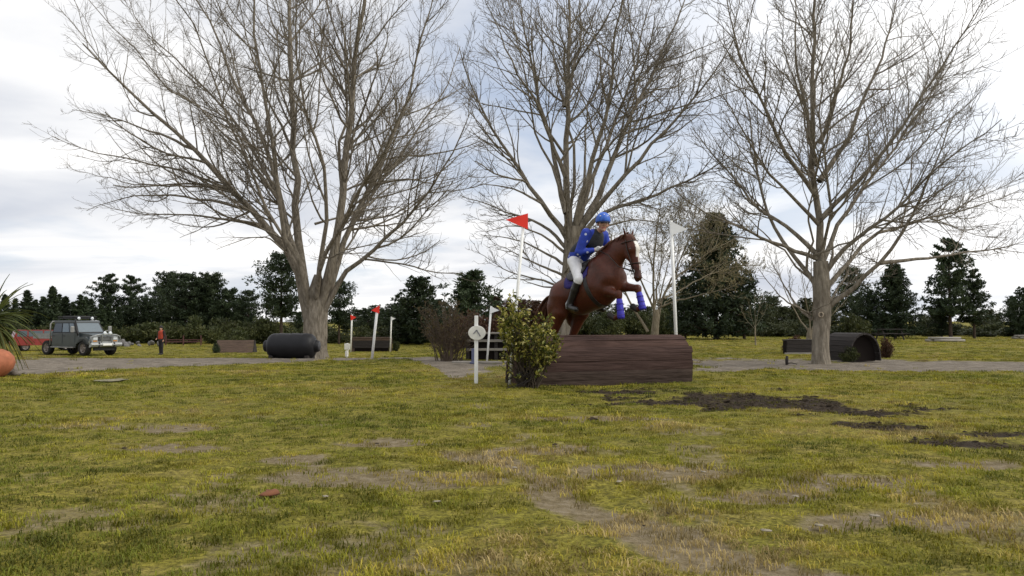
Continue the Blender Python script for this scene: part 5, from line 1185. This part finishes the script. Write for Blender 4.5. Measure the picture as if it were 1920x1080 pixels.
    tint[tg == 2] = tint[tg == 2] * .55; tint[tg == 3] = (.022, .018, .015)
    rel = V - poll; a_ = rel @ hn; f_ = rel @ fr; y_ = np.abs(V[:, 1])
    star = (a_ > .06 * k) & (a_ < .30 * k) & (f_ > .06) & (y_ < .05 - .08 * np.abs(a_ / k - .16)); tint[star] = (.72, .69, .64)
    strip = (a_ >= .28 * k) & (a_ < .50 * k) & (f_ > .03) & (y_ < .014); tint[strip] = (.55, .50, .46)
    body = tinted('body', V, Q, tint, colour_mat('chestnut_coat', .45, .28, .2), root)
    # mane, forelock, tail
    rs = np.random.default_rng(2); HAIR = mat('chestnut_hair', (.085, .030, .014), .5, .4, 40, spec=.4)
    c0 = [B(.02, .0), S(1132, 466), S(1150, 452), S(1172, 441), S(1179, 438)]; cr = resample(np.array(c0), 60); P = []
    for i in range(260):
        q = cr[rs.integers(0, 60)] + rs.normal(size=3) * .008; s = 1 if rs.random() < .75 else -1; ln = rs.uniform(.08, .17); d = np.array([-.25, s * .55, .5]); pts = [q]
        for _ in range(4): d = unit(d + np.array([-.15, s * .15, -.55])); pts.append(pts[-1] + d * ln / 4)
        P.append(pts)
    Vm, Fm = tubes(np.array(P), np.tile([.008, .008, .007, .005, .002], (len(P), 1)), 4); obj('mane', npmesh('mane', Vm, Fm), HAIR, root)
    P = []
    for i in range(40):
        q = H(-.04, .06, rs.uniform(-.03, .03)); d = unit(fr * .8 + hn * .4 + rs.normal(size=3) * .15); pts = [q]
        for _ in range(4): d = unit(d + hn * .6); pts.append(pts[-1] + d * .03)
        P.append(pts)
    Vm, Fm = tubes(np.array(P), np.tile([.007, .007, .006, .004, .002], (len(P), 1)), 4); obj('forelock', npmesh('forelock', Vm, Fm), HAIR, root)
    P = []; td = B(-1.04, -.18)
    for i in range(150):
        q = td + rs.normal(size=3) * (.02, .02, .02); d = unit(np.array([-.75, rs.normal() * .12, .15])); ln = rs.uniform(.55, .8); pts = [q]
        for _ in range(7): d = unit(d + np.array([.05, rs.normal() * .03, -.33]) + rs.normal(size=3) * .04); pts.append(pts[-1] + d * ln / 7)
        P.append(pts)
    Vm, Fm = tubes(np.array(P), np.tile([.012, .013, .013, .012, .010, .008, .005, .002], (len(P), 1)), 4); obj('tail', npmesh('tail', Vm, Fm), HAIR, root)
    EYE = mat('eye_dark', (.01, .008, .007), .08, spec=.8)
    for s in (-1, 1):
        c = H(.17 * k, .045, s * .092); MB().lathe([(.001, -.017), (.012, -.012), (.017, 0), (.012, .012), (.001, .017)], 10, tuple(c)).build('eye', EYE, root, True)
        c = H(.605 * k, .028, s * .052); MB().lathe([(.001, -.012), (.010, -.008), (.012, 0), (.010, .008), (.001, .012)], 8, tuple(c)).build('nostril', EYE, root, True)
    # boots on the front cannons
    PURP = mat('purple_boot', (.032, .026, .36), .55, .25, 25, .15)
    for J in (RF, LF):
        d = J[2] - J[1]; P0 = J[1] + d * .22; ptz = [P0 + d * t for t in (0, .1, .35, .65, .88, .98)]
        b = MB().tube(ptz, [.044, .052, .055, .056, .062, .052], 16).build('leg_boot', PURP, root, True)
        for t in (.25, .55, .8): c = P0 + d * t; MB().tube([c - d * .022, c + d * .022], .061, 16).build('boot_strap', mat('boot_strap', (.030, .017, .22), .6), b, True)
    for hk, ft in (((-.86, -.17, .72), (-.83, -.17, .36)), ((-.72, .16, .70), (-.67, .16, .34))):
        hk, ft = np.array(hk), np.array(ft); d = ft - hk; MB().tube([hk + d * t for t in (.25, .35, .6, .9, 1.0)], [.050, .058, .060, .064, .054], 16).build('leg_boot', PURP, root, True)
    # saddle cloth, saddle, girth: shells hugging the rib cage
    LEA = mat('black_leather', (.016, .013, .012), .45, .3, 20, .1, spec=.45); CLOTH = mat('purple_saddle_cloth', (.024, .016, .12), .85, .2, 40, .2)
    def shell(a0, a1, b0, lift, name, m, th=.02, par=root, round_=0.0):
        na, nt_ = 14, 26; Vs = []
        for a in np.linspace(a0, a1, na):
            for tt in np.linspace(-1, 1, nt_):
                ang = tt * b0 * (1 - round_ * abs((a - (a0 + a1) / 2) / (a1 - a0) * 2) ** 4); u = np.array([0, math.sin(ang), math.cos(ang)]); c = B(a, -.40); dr_ = unit(np.array([0, u[1] * .8, 0]) + nn * u[2])
                r0, r1 = 0.05, .85
                for _ in range(22):
                    rm = (r0 + r1) / 2; pt = (c + dr_ * rm)[None]; dd = min(cdist(pt, q)[0] for q in body_pr)
                    if dd < 0: r0 = rm
                    else: r1 = rm
                Vs.append(c + dr_ * (r0 + lift))
        Vs = np.array(Vs); F = [(i * nt_ + j, i * nt_ + j + 1, (i + 1) * nt_ + j + 1, (i + 1) * nt_ + j) for i in range(na - 1) for j in range(nt_ - 1)]
        o = obj(name, npmesh(name, Vs, np.array(F)[:, ::-1]), m, par); md = o.modifiers.new('thick', 'SOLIDIFY'); md.thickness = th; md.offset = 1; return o
    body_pr = pr[:6]
    shell(-.58, -.02, R(78), .012, 'saddle_cloth', CLOTH, .014, root, .15)
    shell(-.50, -.06, R(62), .03, 'saddle', LEA, .035, root, .35)
    sp = [cap(B(-.48, .02), B(-.40, -.02), .075, .06, .05, YA, 1.6), cap(B(-.40, -.025), B(-.18, -.02), .06, .05, .05, YA, 1.5), cap(B(-.16, .0), B(-.09, .015), .05, .04, .04, YA, 1.4)]
    Vs, Qs, _ = sculpt(sp, .012); obj('saddle_seat', npmesh('saddle_seat', Vs, Qs), LEA, root)
    shell(-.13, -.05, R(178), .010, 'girth', LEA, .014)
    # bridle
    STR = mat('brown_strap', (.025, .015, .011), .5, .2, 20)
    def ring(a0, a1, ry, rf0, rf1, name, rr=.008):
        pts = []
        for t in np.linspace(0, 2 * math.pi, 25):
            f = (rf0 + rf1) / 2 + (rf1 - rf0) / 2 * math.cos(t); aa = a0 + (a1 - a0) * (.5 - .5 * math.cos(t)); pts.append(H(aa, f, ry * math.sin(t)))
        MB().tube(pts, rr, 6, cap=False).build(name, STR, root, True)
    ring(.40 * k, .36 * k, .072, -.115, .098, 'noseband', .010); ring(.055 * k, .03 * k, .108, -.165, .115, 'browband', .009)
    for s in (-1, 1):
        MB().tube([H(.0, -.01, s * .092), H(.15 * k, -.02, s * .098), H(.32 * k, -.015, s * .082), H(.50 * k, -.03, s * .066)], .009, 6).build('cheek_strap', STR, root, True)
        ringp = [H(.50 * k, -.03, s * .066) + hn * .032 * math.cos(t) + fr * .032 * math.sin(t) for t in np.linspace(0, 6.283, 17)]; MB().tube(ringp, .006, 6, cap=False).build('bit_ring', SILVER, root, True)
        MB().tube([H(.50 * k, -.03, s * .07), S(1160, 500, s * .16), S(1140, 478, s * .15), S(1124 if s < 0 else 1131, 470, s * .08)], .008, 6).build('rein', STR, root, True)
        MB().tube([B(.06, -.05, s * .06), B(.22, -.2, s * .20), B(.36, -.42, s * .15), B(.43, -.5, s * .03)], .011, 6).build('breastplate_strap', STR, root, True)
    for s in (-1, 1):
        f0 = S(1066, 578, -.27) * (1, 1, 1); f0[1] = s * .31; st = [f0 + np.array([.03, x, z]) for x, z in ((-.05, .0), (-.055, .07), (0, .15), (.055, .07), (.05, .0), (-.05, .0))]
        si = MB().tube(st, .010, 6).build('stirrup', SILVER, root, True); MB().tube([st[2], B(-.16, -.16, s * .27)], .012, 6).build('stirrup_leather', LEA, root, True)
    return root
horse()
# ------------------------------------------------------------------ people
SKIN = mat('skin', (.42, .24, .17), .5, .12, 12, spec=.3)
def hand(A_, wrist, fw, up, side, tag_, r=.0105, curl=True):
    """palm, four unequal curled fingers and a thumb leaving the side of the palm; fw forward, up back of the hand, side towards the thumb"""
    fw, up, side = unit(np.array(fw)), unit(np.array(up)), unit(np.array(side)); pc = wrist + fw * .045
    A_(cap(wrist, wrist + fw * .03, .026, .026, .012, None, 1, tag_)); 
    for s in (-.024, .0, .024): A_(cap(wrist + fw * .02 + side * s * .8, wrist + fw * .085 + side * s, .017, .015, .012, None, 1, tag_))
    for i, (s, l) in enumerate(((.033, .070), (.011, .080), (-.011, .074), (-.033, .058))):
        p = wrist + fw * .092 + side * s; d = fw.copy(); 
        for j in range(3):
            d = unit(d - up * (.75 if curl else .25)); q = p + d * l * (.42, .33, .25)[j]; A_(cap(p, q, r * (1 - .1 * j), r * (.92 - .1 * j), .004, None, 1, tag_)); p = q
    p = wrist + fw * .03 + side * .032; d = unit(fw * .6 + side * .75 - up * .2)
    for j in range(2): q = p + d * (.038, .030)[j]; A_(cap(p, q, .0125 - .0015 * j, .0115 - .0015 * j, .006, None, 1, tag_)); p = q; d = unit(d + fw * .7 - side * .7 - up * .3)
def head_prims(A_, c, f, up, k=1.0, tag_=0):
    """c centre of the skull, f facing direction"""
    f = unit(np.array(f, float)); up = unit(np.array(up, float)); l = np.cross(up, f); q = lambda a, b, d: c + f * a * k + l * b * k + up * d * k
    A_(cap(q(-.015, 0, .035), q(-.01, 0, .045), .088 * k, .086 * k, .03, l, .88, tag_)); A_(cap(q(.03, 0, -.02), q(.035, 0, -.075), .068 * k, .048 * k, .03, l, .92, tag_)); A_(cap(q(.06, 0, -.098), q(.068, 0, -.10), .024 * k, .024 * k, .02, None, 1, tag_))
    A_(cap(q(.088, 0, .018), q(.106, 0, -.022), .011 * k, .017 * k, .012, None, 1, tag_))
    for s in (-1, 1):
        A_(cap(q(.055, s * .035, -.025), q(.04, s * .048, -.03), .026 * k, .026 * k, .02, None, 1, tag_)); A_(cap(q(-.005, s * .082, -.005), q(-.012, s * .086, -.035), .018 * k, .014 * k, .008, l, .5, tag_))
    A_(cap(q(.078, -.022, -.062), q(.078, .022, -.062), .009 * k, .009 * k, .008, None, 1, tag_ + 1))
    return q
BLUE = None
def shirt_material():
    m = mat('blue_shirt', (.014, .040, .33), .7, .25, 9, .2); t = m.node_tree; p = t.nodes['Principled BSDF']; tc = t.nodes.new('ShaderNodeTexCoord')
    v = N(t, 'ShaderNodeTexVoronoi', Scale=9.0); L(t, tc, 'Object', v, 'Vector'); r = ramp(t, [(.15, .8), (.21, 0.0)]); L(t, v, 'Distance', r, 0)
    src = p.inputs['Base Color'].links[0].from_node; mx = mixc(t, (r, 0), (src, 0), (.62, .66, .78)); L(t, mx, 2, p, 'Base Color'); return m
def rider():
    root = thing('person', 'rider in blue shirt, dark vest, white breeches and blue helmet on the horse', 'person', (HP[0], HP[1], 0), -HEAD)
    pel = S(1082, 487); chest = S(1111, 451); nb = S(1121, 434); hc = S(1131, 419); fdir = np.array([.74, -.62, -.12])
    rh, rk, ra, rt = S(1078, 492, -.13), S(1085, 524, -.30), S(1068, 570, -.30), S(1080, 580, -.34); mir = lambda v: v * np.array([1, -1, 1])
    rs_, re, rw = S(1099, 437, -.22), S(1085, 473, -.31), S(1113, 469, -.10); rw2 = rw + (.0, 0, 0)
    ls_, le, lw = mir(rs_), mir(re) + (.10, .02, .03), mir(rw) + (.03, 0, .01)
    def torso(A_, t=0):
        A_(cap(pel, pel + (.05, 0, .06), .135, .13, .05, YA, 1.22, t)); A_(cap(pel + (.05, 0, .08), chest, .128, .140, .06, YA, 1.25, t)); A_(cap(chest, (rs_ + ls_) / 2 + (.01, 0, -.02), .128, .10, .05, YA, 1.5, t))
    def arms(A_, t=0, end=1.0):
        for s, e_, w_ in ((rs_, re, rw), (ls_, le, lw)): A_(cap(s, e_, .074, .056, .04, None, 1, t)); A_(cap(e_, e_ + (w_ - e_) * end, .052, .034, .02, None, 1, t))
    def legs(A_, t=0, part='all', g=0.0):
        for f in (lambda v: v, mir):
            h_, k_, a_, t_ = f(rh), f(rk), f(ra), f(rt)
            if part in ('all', 'thigh'): A_(cap(h_, k_, .105, .068, .05, None, 1, t)); A_(cap(k_, k_ + (a_ - k_) * .45, .062, .058, .03, None, 1, t))
            if part in ('all', 'boot'): A_(cap(k_ + (a_ - k_) * .12, k_ + (a_ - k_) * .4, .062 + g, .062 + g, .02, None, 1, t)); A_(cap(k_ + (a_ - k_) * .4, a_, .060 + g, .042 + g, .02, None, 1, t)); A_(cap(a_ + (-.03, 0, -.045), t_, .036, .034, .02, None, 1, t)); A_(cap(a_, a_ + (-.02, 0, -.05), .044, .042, .02, None, 1, t))
    pr = []; A = pr.append; torso(A); arms(A); legs(A); A(cap(nb + (-.02, 0, -.04), hc + (-.01, 0, -.06), .055, .052, .03)); q = head_prims(A, hc, fdir, (.1, 0, 1), 1.14, 10)
    for w_, e_, s in ((rw, re, 1), (lw, le, -1)): hand(A, w_, w_ - e_, (.1, -s * .9, .35), (.5, 0, .85), 5)
    V, Q, tg = sculpt(pr, .0075); tint = np.tile([.40, .23, .165], (len(V), 1)); tint[tg == 11] = (.33, .10, .09); tinted('body', V, Q, tint, colour_mat('rider_skin', .5, .3), root)
    def garment(fn, name, m, gr, h=.011): pp = []; fn(pp.append); V, Q, _ = sculpt(pp, h, gr); return obj(name, npmesh(name, V, Q), m, root)
    garment(lambda a: (torso(a), arms(a, 0, .92)), 'shirt', shirt_material(), .012)
    def vest(a):
        a(cap(pel + (.06, 0, .12), chest, .132, .148, .06, YA, 1.24)); a(cap(chest, (rs_ + ls_) / 2 + (.02, 0, -.03), .142, .105, .05, YA, 1.2))
    garment(vest, 'body_protector', mat('dark_vest', (.018, .020, .026), .75, .25, 30, .25), .018)
    garment(lambda a: (a(cap(pel + (-.01, 0, -.02), pel + (.03, 0, .02), .14, .135, .04, YA, 1.2)), legs(a, 0, 'thigh')), 'breeches', mat('white_breeches', (.70, .70, .72), .8, .08, 14, .2), .010)
    garment(lambda a: legs(a, 0, 'boot'), 'riding_boots', mat('black_boot', (.012, .011, .012), .35, .2, 20, spec=.5), .012)
    GL = mat('pale_glove', (.55, .55, .56), .8, .2, 30)
    for w_, e_, s in ((rw, re, 1), (lw, le, -1)): pp = []; hand(pp.append, w_, w_ - e_, (.1, -s * .9, .35), (.5, 0, .85), 5); V, Q, _ = sculpt(pp, .0055, .003); obj('glove', npmesh('glove', V, Q), GL, root)
    # helmet with peak and bright cover
    f = unit(fdir); l = unit(np.cross((0, 0, 1.0), f)); u = np.cross(f, l); hp = [cap(hc + u * .052 - f * .02, hc + u * .062 + f * .0, .134, .132, .03, l, .90), cap(hc + u * .03 - f * .03, hc + u * .03 - f * .03, .135, .135, .03, l, .88)]
    V, Q, _ = sculpt(hp, .010); keep = ((V - hc) @ u - .18 * ((V - hc) @ f)) > .012; Vk = V; Qk = Q[keep[Q].all(1)]
    hm = mat('blue_helmet_cover', (.03, .16, .62), .5, col2=(.02, .06, .36), scale=16, spec=.4); hel = obj('helmet', npmesh('helmet', Vk, Qk), hm, root); md = hel.modifiers.new('t', 'SOLIDIFY'); md.thickness = .012
    n = 14; pk = []
    for t in np.linspace(-1, 1, n):
        a = t * 1.15; b0 = hc + u * .035 + f * .120 * math.cos(a) + l * .117 * math.sin(a); pk += [b0, b0 + (f * .062 * math.cos(a * .8) ** 1.0) * max(.15, math.cos(a * 1.1)) - u * .012]
    po = obj('peak', npmesh('peak', np.array(pk), np.array([(2 * i, 2 * i + 1, 2 * i + 3, 2 * i + 2) for i in range(n - 1)])), mat('dark_peak', (.015, .02, .05), .5), hel); md = po.modifiers.new('t', 'SOLIDIFY'); md.thickness = .008
    for t in (-.5, 0, .5): c = hc + u * (.10 + .05 * (1 - abs(t))) + f * .085 + l * t * .12; MB().lathe([(.001, -.010), (.014, -.006), (.016, 0), (.014, .006), (.001, .010)], 8, tuple(c)).build('pale_patch', WHITEF, hel, True)
    HB = mat('dark_hair', (.035, .022, .014), .6, .3, 40); pp = [cap(hc - f * .085 - u * .02, hc - f * .095 - u * .075, .035, .042, .02), cap(hc - f * .06 - u * .01 + l * .045, hc - f * .06 - u * .01 - l * .045, .045, .045, .02)]; V, Q, _ = sculpt(pp, .01); obj('hair', npmesh('hair', V, Q), HB, root)
    E = mat('eye', (.02, .015, .012), .2)
    for s in (-1, 1):
        c = hc + (f * .083 + l * s * .033 + u * .008) * 1.14; MB().lathe([(.001, -.009), (.009, -.005), (.012, 0), (.009, .005), (.001, .009)], 8, tuple(c)).build('eye', E, root, True)
        MB().tube([hc + l * s * .088 + u * .03, hc + l * s * .07 - u * .05 + f * .04, hc + f * .06 - u * .125], .006, 5).build('chin_strap', BLACKP, hel)
rider()
def marshal():
    D = 47.0; g = ground(303, D); root = thing('person', 'person in red vest and dark trousers standing on the far grass', 'person', g, R(-20)); h = 1.66 / 1.7
    pr = []; A = pr.append; an = [(.09, -.0, .08), (-.09, .04, .08)]
    hips = [(.085, 0, .86), (-.085, 0, .86)]; kn = [(.10, -.03, .47), (-.09, .01, .47)]
    def lg(a, g_=0):
        for h_, k_, n_ in zip(hips, kn, an): a(cap(h_, k_, .085, .058, .04)); a(cap(k_, n_, .055, .04, .03))
    def feet(a):
        for n_ in an: n_ = np.array(n_); a(cap(n_ + (0, .03, -.03), n_ + (.0, -.14, -.045), .042, .036, .02)); a(cap(n_ + (0, 0, .06), n_ + (0, .01, -.02), .048, .045, .02))
    def tor(a): a(cap((0, 0, .88), (0, 0, 1.02), .125, .12, .05, (1, 0, 0), 1.25)); a(cap((0, 0, 1.02), (0, .01, 1.32), .12, .125, .05, (1, 0, 0), 1.35))
    el = [(.25, .02, 1.10), (-.26, .03, 1.10)]; wr = [(.25, -.07, .90), (-.20, -.14, .98)]
    def arm(a, e=1):
        for s, x, w_ in zip(((.19, 0, 1.38), (-.19, 0, 1.38)), el, wr): x = np.array(x); w_ = np.array(w_); a(cap(s, x, .058, .045, .04)); a(cap(x, x + (w_ - x) * e, .043, .03, .02))
    tor(A); arm(A); lg(A); feet(A); A(cap((0, 0, 1.36), (0, -.02, 1.5), .055, .05, .03)); head_prims(A, np.array((0, -.02, 1.575)), (.3, -1, 0), (0, 0, 1), .98, 10)
    for x, w_, s in zip(el, wr, (1, -1)): x = np.array(x); w_ = np.array(w_); hand(A, w_, w_ - x, (s, 0, .1), (0, -1, 0), 5, curl=False)
    V, Q, _ = sculpt(pr, .012); obj('body', npmesh('body', V * h, Q), SKIN, root)
    def gm(fn, name, m, gr): pp = []; fn(pp.append); V, Q, _ = sculpt(pp, .016, gr); obj(name, npmesh(name, V * h, Q), m, root)
    gm(lambda a: (a(cap((0, 0, .86), (0, 0, .92), .13, .125, .04, (1, 0, 0), 1.25)), lg(a)), 'trousers', mat('dark_trousers', (.018, .017, .02), .85, .3, 10), .014)
    gm(feet, 'shoes', BLACKP, .008); gm(lambda a: (tor(a), arm(a, .9)), 'jacket', mat('dark_red_jacket', (.030, .020, .020), .85, .3, 10), .016)
    gm(lambda a: a(cap((0, .0, 1.0), (0, .01, 1.32), .125, .13, .05, (1, 0, 0), 1.25)), 'vest', mat('red_vest', (.34, .045, .02), .8, .2, 10), .03)
    gm(lambda a: a(cap((0, -.01, 1.64), (0, -.01, 1.645), .10, .098, .02)), 'cap', mat('black_cap', (.02, .018, .018), .8), .004)
marshal()
